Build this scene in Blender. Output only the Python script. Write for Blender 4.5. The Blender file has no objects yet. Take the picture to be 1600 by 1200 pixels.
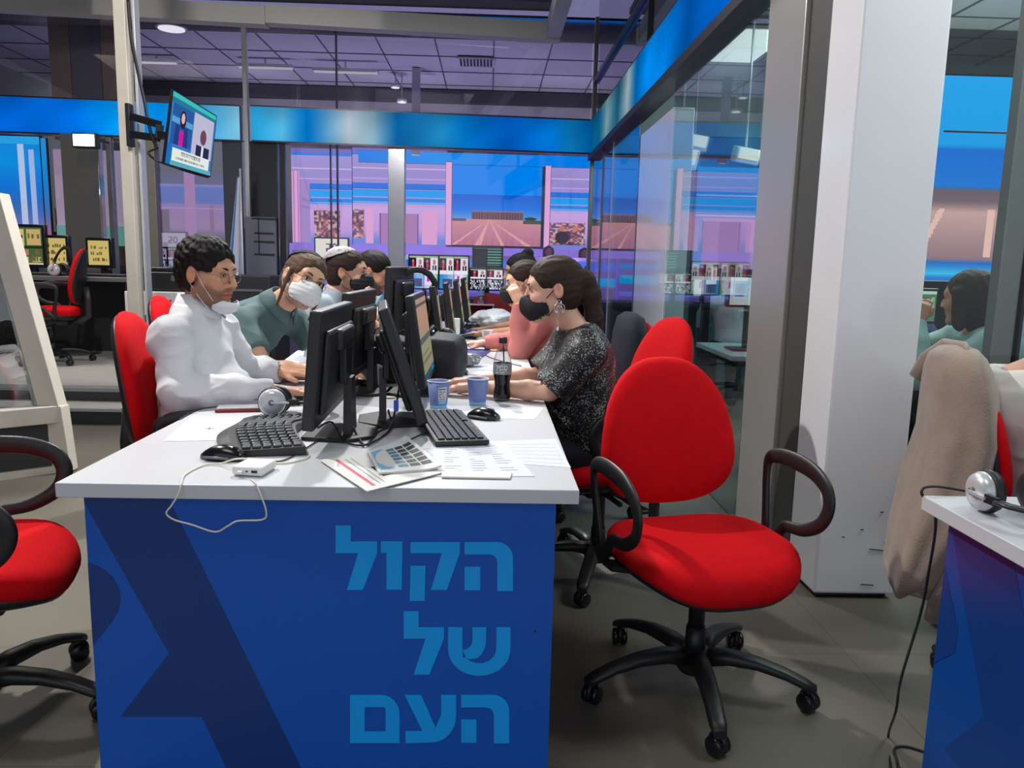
import bpy, bmesh, math, random
import numpy as np
from mathutils import Vector, Matrix, Euler
random.seed(7)
C = bpy.context.scene.collection
PI = math.pi
def V(*a): return Vector(a)

# ------------------------------------------------------------------ camera
FPX = 1230.0; EYE = 1.25
_yaw, _pit, _rol = math.radians(1.8), math.radians(8.75), math.radians(1.33)
_F = V(math.sin(_yaw)*math.cos(_pit), math.cos(_yaw)*math.cos(_pit), -math.sin(_pit))
_r0 = V(math.cos(_yaw), -math.sin(_yaw), 0); _u0 = _r0.cross(_F)
_R = math.cos(_rol)*_r0 + math.sin(_rol)*_u0
_U = math.cos(_rol)*_u0 - math.sin(_rol)*_r0
cam = bpy.data.cameras.new('camera'); co = bpy.data.objects.new('camera', cam); C.objects.link(co)
cam.sensor_fit = 'HORIZONTAL'; cam.sensor_width = 36; cam.lens = 36*FPX/1600
cam.clip_start = 0.05; cam.clip_end = 100
M3 = Matrix((_R, _U, -_F)).transposed()
co.matrix_world = Matrix.Translation((0, 0, EYE)) @ M3.to_4x4()
bpy.context.scene.camera = co
vs = bpy.context.scene.view_settings
vs.view_transform = 'Standard'; vs.look = 'None'; vs.gamma = 1; vs.use_curve_mapping = False; vs.exposure = 0.0
# measured positions: sight line through a photo pixel meeting a plane of the room
def _ray(x, y): return _F + _R*((x-800)/FPX) + _U*((600-y)/FPX)
def atY(x, y, Y):
    d = _ray(x, y); return V(0, 0, EYE) + d*(Y/d.y)
def atZ(x, y, z):
    d = _ray(x, y); return V(0, 0, EYE) + d*((z-EYE)/d.z)
def atX(x, y, X):
    d = _ray(x, y); return V(0, 0, EYE) + d*(X/d.x)

# ------------------------------------------------------------------ world and lamps
def s2l(c):
    return tuple(((v/12.92) if v <= .04045 else ((v+.055)/1.055)**2.4) for v in c)
def rgb(r, g, b): return s2l((r/255, g/255, b/255)) + (1,)
w = bpy.data.worlds.new('World'); bpy.context.scene.world = w; w.use_nodes = True
bg = w.node_tree.nodes['Background']; bg.inputs[0].default_value = (.80, .84, .92, 1); bg.inputs[1].default_value = .95
def lamp(name, typ, loc, target, energy, color=(1, 1, 1), size=.2, **k):
    l = bpy.data.lights.new(name, typ); o = bpy.data.objects.new(name, l); C.objects.link(o)
    l.energy = energy; l.color = color; o.location = loc
    o.rotation_euler = (Vector(target)-Vector(loc)).to_track_quat('-Z', 'Y').to_euler()
    if typ == 'AREA': l.shape = 'RECTANGLE'; l.size = size; l.size_y = k.get('sy', size)
    else: l.shadow_soft_size = size
    if typ == 'SPOT': l.spot_size = math.radians(k.get('ang', 90)); l.spot_blend = k.get('blend', .4)
    return o
lamp('studio_spot', 'SPOT', (-2.3, 3.5, 3.6), (0.0, 2.9, .6), 430, (1, .97, .92), .06, ang=95, blend=.5)
lamp('studio_spot', 'SPOT', (-.6, 5.6, 3.7), (-1.8, 2.6, .0), 500, (1, .98, .95), .07, ang=80, blend=.5)
lamp('ceiling_light', 'AREA', (-1.0, 1.0, 4.2), (-1.0, 1.0, 0), 40, (1, .97, .93), 1.5, sy=1.2)  # unseen area fill added as soft front light from above
lamp('ceiling_light', 'AREA', (-.6, 6.0, 4.2), (-.6, 6.0, 0), 80, (.93, .92, 1), 1.5, sy=1.5)  # unseen area fill added under the middle of the ceiling
lamp('ceiling_light', 'AREA', (-4.5, 7.2, 4.2), (-4.5, 7.2, 0), 95, (1, .93, .82), 1.2, sy=1.2)  # unseen area fill added over the left platform
lamp('post_fill_spot', 'SPOT', (-1.6, 2.2, 4.15), (-2.5, 6.4, 2.6), 480, (1, .96, .9), .12, ang=60, blend=.9)  # unseen spot added to brighten the cream post and the soffit
lamp('ceiling_light', 'AREA', (3.2, 5.0, 3.2), (3.2, 5.0, 0), 130, (.85, 1, .97), 2.4, sy=2.4)
for _x in (-4, -1.4, 1.2): lamp('added_uplight', 'SPOT', (_x, 12.4, 1.2), (_x, 13.2, 4.2), 110, (.84, .80, 1), .1, ang=150, blend=1); lamp('wall_fill_spot', 'SPOT', (_x, 12.9, 3.2), (_x, 14.6, 3.8), 22, (.95, .93, 1), .08, ang=150, blend=1)  # unseen spots added to lift the far ceiling and the far wall
lamp('added_uplight', 'SPOT', (4.2, 6.6, .6), (4.0, 5.6, 3.5), 160, (1, .98, .92), .1, ang=150, blend=1)  # unseen upward spot added to brighten the right-hand ceiling
lamp('ceiling_light', 'AREA', (2.6, 2.2, 3.3), (2.2, 3.6, .8), 45, (.9, 1, .98), 1.0, sy=.8)  # unseen area fill added to brighten the woman in mint

# ------------------------------------------------------------------ materials
_mc = {}
def mat(name, col, rough=.5, metal=0., bump=0., bscale=200., var=0., vscale=8., spec=.5, coat=0., sheen=0., emit=None):
    if name in _mc: return _mc[name]
    m = bpy.data.materials.new(name); m.use_nodes = True; nt = m.node_tree
    b = nt.nodes['Principled BSDF']; b.inputs['Base Color'].default_value = col
    b.inputs['Roughness'].default_value = rough; b.inputs['Metallic'].default_value = metal
    b.inputs['Specular IOR Level'].default_value = spec
    b.inputs['Coat Weight'].default_value = coat; b.inputs['Sheen Weight'].default_value = sheen
    tc = nt.nodes.new('ShaderNodeTexCoord')
    n = nt.nodes.new('ShaderNodeTexNoise'); n.inputs['Scale'].default_value = vscale; n.inputs['Detail'].default_value = 4
    nt.links.new(tc.outputs['Object'], n.inputs['Vector'])
    v = var if var else .04
    mr = nt.nodes.new('ShaderNodeMapRange'); mr.inputs[1].default_value = .3; mr.inputs[2].default_value = .7
    mr.inputs[3].default_value = 1-v; mr.inputs[4].default_value = 1+v
    nt.links.new(n.outputs['Fac'], mr.inputs[0])
    mx = nt.nodes.new('ShaderNodeMix'); mx.data_type = 'RGBA'; mx.blend_type = 'MULTIPLY'; mx.inputs[0].default_value = 1
    mx.inputs[6].default_value = col; nt.links.new(mr.outputs[0], mx.inputs[7]); nt.links.new(mx.outputs[2], b.inputs['Base Color'])
    if bump:
        n2 = nt.nodes.new('ShaderNodeTexNoise'); n2.inputs['Scale'].default_value = bscale; n2.inputs['Detail'].default_value = 3
        nt.links.new(tc.outputs['Object'], n2.inputs['Vector'])
        bp = nt.nodes.new('ShaderNodeBump'); bp.inputs['Strength'].default_value = bump; bp.inputs['Distance'].default_value = .004
        nt.links.new(n2.outputs['Fac'], bp.inputs['Height']); nt.links.new(bp.outputs[0], b.inputs['Normal'])
    if emit:
        b.inputs['Emission Color'].default_value = emit[0]; b.inputs['Emission Strength'].default_value = emit[1]
    _mc[name] = m; return m
def glow(name, col, s=1.):
    if name in _mc: return _mc[name]
    m = bpy.data.materials.new(name); m.use_nodes = True; nt = m.node_tree; nt.nodes.clear()
    e = nt.nodes.new('ShaderNodeEmission'); o = nt.nodes.new('ShaderNodeOutputMaterial')
    e.inputs[0].default_value = col; e.inputs[1].default_value = s; nt.links.new(e.outputs[0], o.inputs[0])
    _mc[name] = m; return m
def glass(name, tint=(.93, .97, .96, 1), base=.05, power=4., top=.75, rough=.0):
    if name in _mc: return _mc[name]
    m = bpy.data.materials.new(name); m.use_nodes = True; nt = m.node_tree; nt.nodes.clear(); N = nt.nodes.new
    lw = N('ShaderNodeLayerWeight'); lw.inputs[0].default_value = .5
    pw = N('ShaderNodeMath'); pw.operation = 'POWER'; pw.inputs[1].default_value = power
    nt.links.new(lw.outputs['Facing'], pw.inputs[0])
    mr = N('ShaderNodeMapRange'); mr.inputs[3].default_value = base; mr.inputs[4].default_value = top
    nt.links.new(pw.outputs[0], mr.inputs[0])
    tr = N('ShaderNodeBsdfTransparent'); tr.inputs[0].default_value = tint
    gl = N('ShaderNodeBsdfGlossy'); gl.inputs['Roughness'].default_value = rough
    mx = N('ShaderNodeMixShader'); o = N('ShaderNodeOutputMaterial')
    nt.links.new(mr.outputs[0], mx.inputs[0]); nt.links.new(tr.outputs[0], mx.inputs[1]); nt.links.new(gl.outputs[0], mx.inputs[2])
    nt.links.new(mx.outputs[0], o.inputs[0]); _mc[name] = m; return m
def attrmat(name, emit=0., rough=.5, bump=0., bscale=150., spec=.4):
    if name in _mc: return _mc[name]
    m = bpy.data.materials.new(name); m.use_nodes = True; nt = m.node_tree; b = nt.nodes['Principled BSDF']
    a = nt.nodes.new('ShaderNodeVertexColor'); a.layer_name = 'Col'
    if emit:
        nt.nodes.remove(b); e = nt.nodes.new('ShaderNodeEmission'); e.inputs[1].default_value = emit
        nt.links.new(a.outputs[0], e.inputs[0]); nt.links.new(e.outputs[0], nt.nodes['Material Output'].inputs[0])
    else:
        nt.links.new(a.outputs[0], b.inputs['Base Color']); b.inputs['Roughness'].default_value = rough
        b.inputs['Specular IOR Level'].default_value = spec
        if bump:
            n2 = nt.nodes.new('ShaderNodeTexNoise'); n2.inputs['Scale'].default_value = bscale
            bp = nt.nodes.new('ShaderNodeBump'); bp.inputs['Strength'].default_value = bump; bp.inputs['Distance'].default_value = .003
            nt.links.new(n2.outputs['Fac'], bp.inputs['Height']); nt.links.new(bp.outputs[0], b.inputs['Normal'])
    _mc[name] = m; return m
BLK = mat('black_plastic', rgb(30, 31, 34), .42, bump=.05, bscale=900)
BLK2 = mat('black_gloss_plastic', rgb(20, 21, 27), .22)
GREY = mat('grey_plastic', rgb(105, 108, 114), .4)
SILV = mat('silver_plastic', rgb(205, 207, 212), .3, .3)
CHROME = mat('chrome', rgb(210, 210, 212), .15, 1.)
WHT = mat('white_laminate', rgb(200, 202, 208), .35, var=.015, vscale=3)
WHTP = mat('white_plastic', rgb(228, 228, 225), .35)
PAPER = mat('paper', rgb(208, 211, 222), .8)
RED = mat('red_upholstery', rgb(206, 10, 22), .9, bump=.25, bscale=1400, var=.06, vscale=30, spec=.15)
STEEL = mat('brushed_steel', rgb(150, 149, 146), .32, .75, var=.05, vscale=2)
WPAINT = mat('white_gloss_paint', rgb(236, 237, 242), .16, var=.02, vscale=3, coat=.3)
BEIGE = mat('cream_painted_metal', rgb(226, 218, 204), .4, var=.05, vscale=6)
CHAR = mat('charcoal_panel', rgb(62, 62, 64), .6, bump=.2, bscale=300)
GLASS = glass('clear_glass'); 
def picmat(s=1.): return attrmat('lit_screen_%g' % s, emit=s)

# ------------------------------------------------------------------ mesh helpers
class MB:
    def __init__(s): s.bm = bmesh.new(); s.mats = []
    def mi(s, m):
        if m not in s.mats: s.mats.append(m)
        return s.mats.index(m)
    def _fin(s, fs, m, smooth=False):
        i = s.mi(m)
        for f in fs: f.material_index = i; f.smooth = smooth
    def poly(s, pts, m, smooth=False):
        f = s.bm.faces.new([s.bm.verts.new(p) for p in pts]); s._fin([f], m, smooth); return f
    def box(s, c, d, m, rot=None, bev=0., seg=2):
        """box centred at c with size d"""
        g = bmesh.ops.create_cube(s.bm, size=1); vs_ = g['verts']
        for v in vs_: v.co = Vector((v.co.x*d[0], v.co.y*d[1], v.co.z*d[2]))
        fs = {f for v in vs_ for f in v.link_faces}
        if bev:
            r = bmesh.ops.bevel(s.bm, geom=list({e for v in vs_ for e in v.link_edges}), offset=bev, segments=seg, profile=.5, affect='EDGES')
            vs_ = list({v for v in r['verts']} | {v for v in vs_ if v.is_valid}); fs = {f for v in vs_ for f in v.link_faces}
        M = Matrix.Translation(c) @ ((rot.to_matrix().to_4x4() if isinstance(rot, Euler) else rot.to_4x4()) if rot is not None else Matrix())
        for v in vs_: v.co = M @ v.co
        s._fin(fs, m, bool(bev))
        if bev:
            for f in sorted(fs, key=lambda f: -f.calc_area())[:6]: f.smooth = False
        return s
    def bar(s, a, b, w, t, m, up=(0, 0, 1), bev=0.):
        a, b = Vector(a), Vector(b); d = b-a; z = d.normalized(); x = z.cross(Vector(up))
        if x.length < 1e-4: x = z.cross(Vector((0, 1, 0)))
        x.normalize(); y = x.cross(z)
        return s.box((a+b)/2, (w, t, d.length), m, Matrix((x, -y, z)).transposed(), bev)
    def loft(s, rings, m, closed=True, caps=True, smooth=True, loop=False):
        R = [[s.bm.verts.new(p) for p in r] for r in rings]; fs = []
        n = len(R[0]); k = len(R)
        for i in range(k if loop else k-1):
            A, B = R[i], R[(i+1) % k]
            for j in range(n if closed else n-1):
                fs.append(s.bm.faces.new((A[j], A[(j+1) % n], B[(j+1) % n], B[j])))
        s._fin(fs, m, smooth)
        if caps and closed and not loop:
            s._fin([s.bm.faces.new(R[0][::-1]), s.bm.faces.new(R[-1])], m, False)
        return s
    def tube(s, path, r, m, n=8, sy=None, loop=False, up=None):
        path = [Vector(p) for p in path]; k = len(path); rings = []; x = None
        for i, p in enumerate(path):
            a = path[(i-1) % k] if (loop or i > 0) else p; b = path[(i+1) % k] if (loop or i < k-1) else p
            t = (b-a).normalized()
            if up is not None: x = t.cross(Vector(up)).normalized()
            elif x is None: x = t.orthogonal().normalized()
            else:
                x = x - t*x.dot(t); x.normalize()
            y = t.cross(x); rr = r[i] if isinstance(r, (list, tuple)) else r; ry = rr if sy is None else (sy[i] if isinstance(sy, (list, tuple)) else sy)
            rings.append([p + x*math.cos(2*PI*j/n)*rr + y*math.sin(2*PI*j/n)*ry for j in range(n)])
        return s.loft(rings, m, loop=loop)
    def lathe(s, prof, c, m, n=24, axis=(0, 0, 1), caps=True):
        z = Vector(axis).normalized(); x = z.orthogonal().normalized(); y = z.cross(x); c = Vector(c)
        return s.loft([[c + z*h + (x*math.cos(2*PI*j/n)+y*math.sin(2*PI*j/n))*max(r, 1e-4) for j in range(n)] for r, h in prof], m, caps=caps)
    def cyl(s, a, b, r, m, n=16, r2=None):
        a, b = Vector(a), Vector(b); return s.lathe([(r, 0), (r if r2 is None else r2, (b-a).length)], a, m, n, b-a)
    def extr(s, pts, d, m, smooth=False):
        """polygon pts extruded by vector d"""
        d = Vector(d); A = [s.bm.verts.new(p) for p in pts]; B = [s.bm.verts.new(Vector(p)+d) for p in pts]; n = len(A)
        fs = [s.bm.faces.new(A[::-1]), s.bm.faces.new(B)]
        s._fin(fs, m, False)
        s._fin([s.bm.faces.new((A[i], A[(i+1) % n], B[(i+1) % n], B[i])) for i in range(n)], m, smooth); return s
    def build(s, name, parent=None, loc=None, rot=None, bevel=0.):
        bmesh.ops.recalc_face_normals(s.bm, faces=s.bm.faces[:])
        me = bpy.data.meshes.new(name); s.bm.to_mesh(me); s.bm.free()
        for m in s.mats: me.materials.append(m)
        o = bpy.data.objects.new(name, me); C.objects.link(o)
        if parent: o.parent = parent
        if loc is not None: o.location = loc
        if rot is not None: o.rotation_euler = rot
        if bevel:
            b = o.modifiers.new('bevel', 'BEVEL'); b.width = bevel; b.segments = 2; b.limit_method = 'ANGLE'
        return o
def tag(o, label=None, cat=None, group=None, kind=None):
    if label: o['label'] = label
    if cat: o['category'] = cat
    if group: o['group'] = group
    if kind: o['kind'] = kind
    return o
def thing(name, loc, label, cat, rz=0., group=None):
    o = bpy.data.objects.new(name, None); C.objects.link(o); o.location = loc; o.rotation_euler = (0, 0, rz); o.empty_display_size = .1
    return tag(o, label, cat, group)
def struct(o): o['kind'] = 'structure'; return o
def copy_tree(o, parent=None):
    c = o.copy(); C.objects.link(c)
    if parent is not None: c.parent = parent
    for ch in [x for x in C.objects if x.parent == o]: copy_tree(ch, c)
    return c
def rawmesh(name, verts, faces, m, parent=None, smooth=True, cols=None, loc=None):
    me = bpy.data.meshes.new(name); verts = np.asarray(verts, np.float32); faces = np.asarray(faces, np.int32)
    me.vertices.add(len(verts)); me.vertices.foreach_set('co', verts.ravel())
    me.loops.add(faces.size); me.loops.foreach_set('vertex_index', faces.ravel())
    me.polygons.add(len(faces)); me.polygons.foreach_set('loop_start', np.arange(0, faces.size, faces.shape[1], dtype=np.int32))
    me.polygons.foreach_set('use_smooth', np.full(len(faces), smooth)); me.update(calc_edges=True)
    if cols is not None:
        a = me.color_attributes.new('Col', 'FLOAT_COLOR', 'POINT' if len(cols) == len(verts) else 'CORNER'); a.data.foreach_set('color', np.asarray(cols, np.float32).ravel())
    me.materials.append(m); o = bpy.data.objects.new(name, me); C.objects.link(o)
    if parent: o.parent = parent
    if loc is not None: o.location = loc
    return o
def lin(c):
    c = np.clip(np.asarray(c, np.float32)/255, 0, 1); return np.where(c <= .04045, c/12.92, ((c+.055)/1.055)**2.4)
def picture(name, p00, p10, p11, p01, nx, ny, fn, s=1., parent=None, m=None):
    """a flat lit picture; fn(u,v)->rgb 0..255, u to the right, v up; corners bottom-left, bottom-right, top-right, top-left"""
    P = [np.array(p) for p in (p00, p10, p11, p01)]
    U_, V_ = np.meshgrid(np.linspace(0, 1, nx+1), np.linspace(0, 1, ny+1)); U_ = U_[..., None]; V_ = V_[..., None]
    vv = (P[0]*(1-U_)*(1-V_)+P[1]*U_*(1-V_)+P[2]*U_*V_+P[3]*(1-U_)*V_).reshape(-1, 3)
    i = np.arange(nx)[None, :]+np.arange(ny)[:, None]*(nx+1)
    F = np.stack([i, i+1, i+nx+2, i+nx+1], -1).reshape(-1, 4)
    cu, cv = np.meshgrid((np.arange(nx)+.5)/nx, (np.arange(ny)+.5)/ny)
    col = lin(np.asarray(fn(cu, cv))).reshape(-1, 3); col = np.concatenate([col, np.ones((len(col), 1))], 1)
    return rawmesh(name, vv, F, m or picmat(s), parent, False, np.repeat(col, 4, 0))
# painting helpers for lit pictures
def canvas(u, c): a = np.zeros(u.shape+(3,), np.float32); a[:] = c; return a
def rect(a, u, v, x0, y0, x1, y1, c, al=1.):
    k = (u >= x0) & (u < x1) & (v >= y0) & (v < y1); a[k] = a[k]*(1-al)+np.array(c, np.float32)*al; return a
def elps(a, u, v, cx, cy, rx, ry, c):
    k = ((u-cx)/rx)**2+((v-cy)/ry)**2 < 1; a[k] = c; return a
def grad(u, stops):
    xs = [s[0] for s in stops]; return np.stack([np.interp(u, xs, [s[1][k] for s in stops]) for k in range(3)], -1)
# ================================================================== THE ROOM
def floor_mat(name, col, sc=1.0, w_=1.2, h_=.6, rough=.45):
    m = mat(name, col, rough, var=.10, vscale=2.5, bump=.15, bscale=500)
    nt = m.node_tree; b = nt.nodes['Principled BSDF']; tc = nt.nodes['Texture Coordinate']
    br = nt.nodes.new('ShaderNodeTexBrick'); br.inputs['Scale'].default_value = sc; br.inputs['Mortar Size'].default_value = .003
    br.inputs['Brick Width'].default_value = w_; br.inputs['Row Height'].default_value = h_; br.offset = .0
    br.inputs['Color1'].default_value = (1, 1, 1, 1); br.inputs['Color2'].default_value = (.95, .95, .95, 1); br.inputs['Mortar'].default_value = (.72, .7, .68, 1)
    nt.links.new(tc.outputs['Object'], br.inputs['Vector'])
    mx = nt.nodes.new('ShaderNodeMix'); mx.data_type = 'RGBA'; mx.blend_type = 'MULTIPLY'; mx.inputs[0].default_value = 1
    src = b.inputs['Base Color'].links[0].from_socket
    nt.links.new(src, mx.inputs[6]); nt.links.new(br.outputs['Color'], mx.inputs[7]); nt.links.new(mx.outputs[2], b.inputs['Base Color'])
    return m
FLOOR = floor_mat('grey_floor_tiles', rgb(106, 101, 90))
q = MB(); q.box((0, 6, -.05), (18, 24, .1), FLOOR); struct(q.build('floor'))
PLAT = mat('pale_platform_top', rgb(196, 194, 188), .35, var=.04)
q = MB()
q.box((-5.35, 7.85, .12), (5.3, 3.5, .24), PLAT); q.box((-5.35, 5.95, .06), (5.3, .3, .12), PLAT)
q.box((-5.35, 6.098, .105), (5.3, .012, .17), CHAR); q.box((-5.35, 5.797, .045), (5.3, .01, .09), CHAR)
q.box((-5.35, 6.09, .23), (5.3, .03, .022), SILV); q.box((-5.35, 5.79, .108), (5.3, .03, .022), SILV)
struct(q.build('floor_platform'))
def BW(X, off=0.): return 9.94 + .0743*X + off        # line of the glass wall at the back

q = MB()
for x0, x1, m_ in ((78, 110, mat('tan_cladding', rgb(186, 170, 150), .5)), (111, 158, mat('grey_cladding_2', rgb(150, 150, 156), .4)), (159, 188, mat('tan_cladding', rgb(186, 170, 150), .5))):
    a_, b_ = atY(x0, 100, 10.4), atY(x1, 100, 10.4); q.box(((a_.x+b_.x)/2, 10.45, 3.4), (b_.x-a_.x, .1, 1.5), m_)
struct(q.build('trim_18'))
DARKC = mat('dark_grey_ceiling', rgb(52, 52, 54), .7, var=.06, vscale=1.5)
q = MB(); q.box((-3.15, 3.6, 4.3), (8, 13, .06), DARKC); struct(q.build('ceiling'))
q = MB(); q.box((2.9, 3.6, 4.9), (4.6, 13, .06), DARKC); q.box((.8, 3.6, 4.6), (.06, 12.4, .66), DARKC); struct(q.build('ceiling'))
q = MB()
for cx, cy, sx, sy in ((-1.0, 1.0, 1.5, 1.2), (-.6, 6.0, 1.5, 1.5), (-4.5, 7.2, 1.2, 1.2)):    # skirts added to hide the area fills from reflections in the glass
    for dx, dy, ex, ey in ((sx/2+.04, 0, .03, sy+.1), (-sx/2-.04, 0, .03, sy+.1), (0, sy/2+.04, sx+.1, .03), (0, -sy/2-.04, sx+.1, .03)): q.box((cx+dx, cy+dy, 4.08), (ex, ey, .38), DARKC)
struct(q.build('added_lamp_skirts'))
SOF = mat('pale_grey_soffit', rgb(214, 210, 206), .5, var=.04, vscale=1.5)
q = MB()
for x0, x1 in ((-7.2, -2.6), (-2.6, .78)):
    q.extr([(x0+.004, BW(x0)-.22, 3.88), (x1, BW(x1)-.22, 3.86), (x1, BW(x1)-.04, 3.86), (x0+.004, BW(x0)-.04, 3.88)], (0, 0, .2), SOF)
q.box((.70, 4.2, 3.97), (.16, 11.0, .2), SOF)
struct(q.build('trim_soffit'))
# dark recess over the soffit, with a flush light
t = thing('ceiling_light_panel', (-.85, 8.5, 4.26), 'long white ceiling light set flush above the soffit', 'ceiling light')
q = MB(); q.box((0, 0, 0), (2.7, .55, .03), SILV); q.build('frame', t)
q = MB(); q.box((0, 0, -.02), (2.6, .46, .02), glow('lamp_white', (1, 1, 1, 1), 1.3)); q.build('diffuser', t)

# ---------------------------------------------------------------- back glass wall
MULL = mat('grey_mullion', rgb(120, 120, 124), .3, .6)
DMULL = mat('dark_mullion', rgb(45, 45, 52), .3, .5)
TINT = glass('smoky_glass', (.62, .58, .74, 1), .16, 3.)
CLEARB = glass('clear_partition_glass', (.93, .92, .97, 1), .04)
UPPER = glass('upper_glass', (.84, .82, .88, 1), .08, 2.5)
def pane(name, x0, x1, z0, z1, m, off=0.):
    q = MB(); q.extr([(x0, BW(x0, off), z0), (x1, BW(x1, off), z0), (x1, BW(x1, off)+.012, z0), (x0, BW(x0, off)+.012, z0)], (0, 0, z1-z0), m)
    return struct(q.build(name))
xs = [-7.0, -5.1, -4.28, -2.9, -2.62]
pane('window_1', -7.0, -4.95, .0, 2.6, glass('bright_room_glass', (.95, .95, .95, 1), .05))
pane('window_2', -4.55, -4.22, .0, 2.6, GLASS)
pane('window_3', -3.92, -2.93, .0, 2.6, TINT)
pane('window_4', -2.5, -1.86, .0, 2.6, CLEARB); pane('window_5', -1.84, -1.1, .0, 2.6, CLEARB); pane('window_6', -1.1, 1.2, .0, 2.6, CLEARB)
pane('window_7', -7.0, -4.3, 3.0, 3.9, UPPER); pane('window_8', -4.28, -2.92, 3.0, 3.9, UPPER)
pane('window_9', -2.86, -1.86, 3.0, 3.9, UPPER); pane('window_10', -1.85, 1.2, 3.0, 3.9, UPPER)
def mull(name, x, wd, z0, z1, m, off=0., d=.08):
    q = MB(); q.box((x, BW(x, off), (z0+z1)/2), (wd, d, z1-z0), m, bev=.004); return struct(q.build(name))
mull('trim_1', -2.895, .05, 0, 3.9, mat('bright_mullion', rgb(185, 185, 188), .25, .6))
mull('trim_2', -1.15, .20, 0, 2.6, mat('steel_column', rgb(150, 150, 158), .2, .8), .06, .16)
mull('trim_3', 1.27, .10, 0, 4.2, mat('corner_mullion', rgb(150, 148, 148), .3, .7))
mull('trim_4', -1.85, .014, 0, 3.9, DMULL); mull('trim_5', -1.93, .010, 0, 2.6, DMULL)
mull('trim_6', -4.75, .42, 0, 2.6, mat('polished_column', rgb(170, 168, 164), .10, .85, bump=.12, bscale=3.5), -.02, .12)
mull('trim_7', -4.45, .06, 0, 2.6, MULL); mull('trim_8', -4.07, .3, 0, 2.6, mat('greige_column', rgb(140, 136, 128), .3, .4), -.02, .12)
mull('trim_9', -3.07, .22, 0, 2.6, mat('dark_column', rgb(72, 72, 84), .25, .6), .02)
mull('trim_10', -2.72, .34, 0, 2.6, mat('near_black_door', rgb(22, 23, 32), .25), .02, .06)
mull('trim_11', -2.49, .06, 0, 2.6, DMULL)
# grey lockers/noticeboard low beside the dark door
q = MB(); LK = mat('grey_noticeboard', rgb(104, 106, 124), .45)
q.extr([(-2.92, BW(-2.9)-.1, .7), (-2.56, BW(-2.6)-.1, .7), (-2.56, BW(-2.6)-.1, 1.72), (-2.92, BW(-2.9)-.1, 1.72)], (0, .06, 0), LK)
for a_, b_ in ((1.72, .30), (1.55, .22), (1.45, .24), (1.3, .24)):
    q.box((-2.70, BW(-2.7)-.105, a_-.02), (b_, .01, .02), BLK)
q.box((-2.76, BW(-2.7)-.105, 1.5), (.012, .01, .42), BLK); q.box((-2.72, BW(-2.7)-.108, .78), (.1, .01, .08), mat('yellowed_plate', rgb(165, 160, 140), .5))
tag(q.build('notice_board'), 'grey noticeboard with black shelf strips beside the dark doorway', 'notice board')

# blue LED bands (back, right)
def bandfn(seq):
    st = [(a, c) for a, c in seq]
    def fn(u, v):
        a = grad(u, st); k = .5+.5*np.cos((v-.35)*2.4); n = .06*np.sin(u*23+v*3)+.05*np.sin(u*41-v*5)
        return a*(.78+.27*k[..., None]*1+n[..., None]*.6)
    return fn
def led_band(name, A, B, z0, z1, fn, label, nx=220, flip=False):
    A, B = Vector(A), Vector(B); d = (B-A).normalized(); n = Vector((d.y, -d.x, 0))
    t = thing(name, (A+B)/2+Vector((0, 0, z0)), label, 'led screen band'); o_ = -Vector(t.location)
    q = MB(); q.extr([A-n*.0+Vector((0, 0, z0)), B+Vector((0, 0, z0)), B-n*.14+Vector((0, 0, z0)), A-n*.14+Vector((0, 0, z0))], (0, 0, z1-z0), DMULL)
    o = q.build('housing', t); o.data.transform(Matrix.Translation(o_))
    z = .018
    p = picture('screen', A+n*.004+Vector((0, 0, z0+z)), B+n*.004+Vector((0, 0, z0+z)), B+n*.004+Vector((0, 0, z1-z)), A+n*.004+Vector((0, 0, z1-z)), nx, 24, fn, 1., t)
    p.data.transform(Matrix.Translation(o_))
    return t
BL, CY, WH, DB, TL = (0, 92, 200), (0, 160, 228), (150, 190, 215), (0, 84, 178), (10, 110, 170)
led_band('led_band', (-7.0, BW(-7)-.05, 0), (-2.96, BW(-2.96)-.05, 0), 2.585, 3.0, bandfn([(0, BL), (.3, BL), (.55, (0, 104, 212)), (.66, (0, 150, 236)), (.78, (0, 130, 215)), (.9, (60, 160, 215)), (1, (120, 190, 220))]), 'blue lit band running left behind the cream post and the hanging screen')
led_band('led_band', (-2.82, BW(-2.82)-.09, 0), (1.2, BW(1.2)-.09, 0), 2.585, 3.0, bandfn([(0, (30, 150, 205)), (.09, (80, 170, 210)), (.16, (0, 112, 196)), (.22, (90, 150, 190)), (.28, (165, 178, 190)), (.35, (130, 165, 185)), (.42, (10, 96, 160)), (.55, (30, 124, 176)), (.62, (0, 110, 190)), (.75, DB), (.88, (0, 110, 198)), (.94, TL), (1, (0, 84, 150))]), 'blue lit band with white cloud above the glass at the back, ending at the corner')
led_band('led_band', (1.2, 9.9, 0), (1.2, 3.78, 0), 2.56, 2.985, bandfn([(0.000, (0, 80, 130)), (0.131, (10, 90, 130)), (0.222, (110, 140, 150)), (0.340, (20, 80, 110)), (0.431, (150, 165, 170)), (0.497, (0, 90, 160)), (0.575, (0, 130, 225)), (0.680, (0, 120, 215)), (0.784, (0, 74, 150)), (0.941, (0, 100, 205)), (1.046, (0, 130, 235)), (1.307, (0, 110, 215))]), 'blue lit band running toward the camera above the right-hand glass wall', 260)

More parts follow.
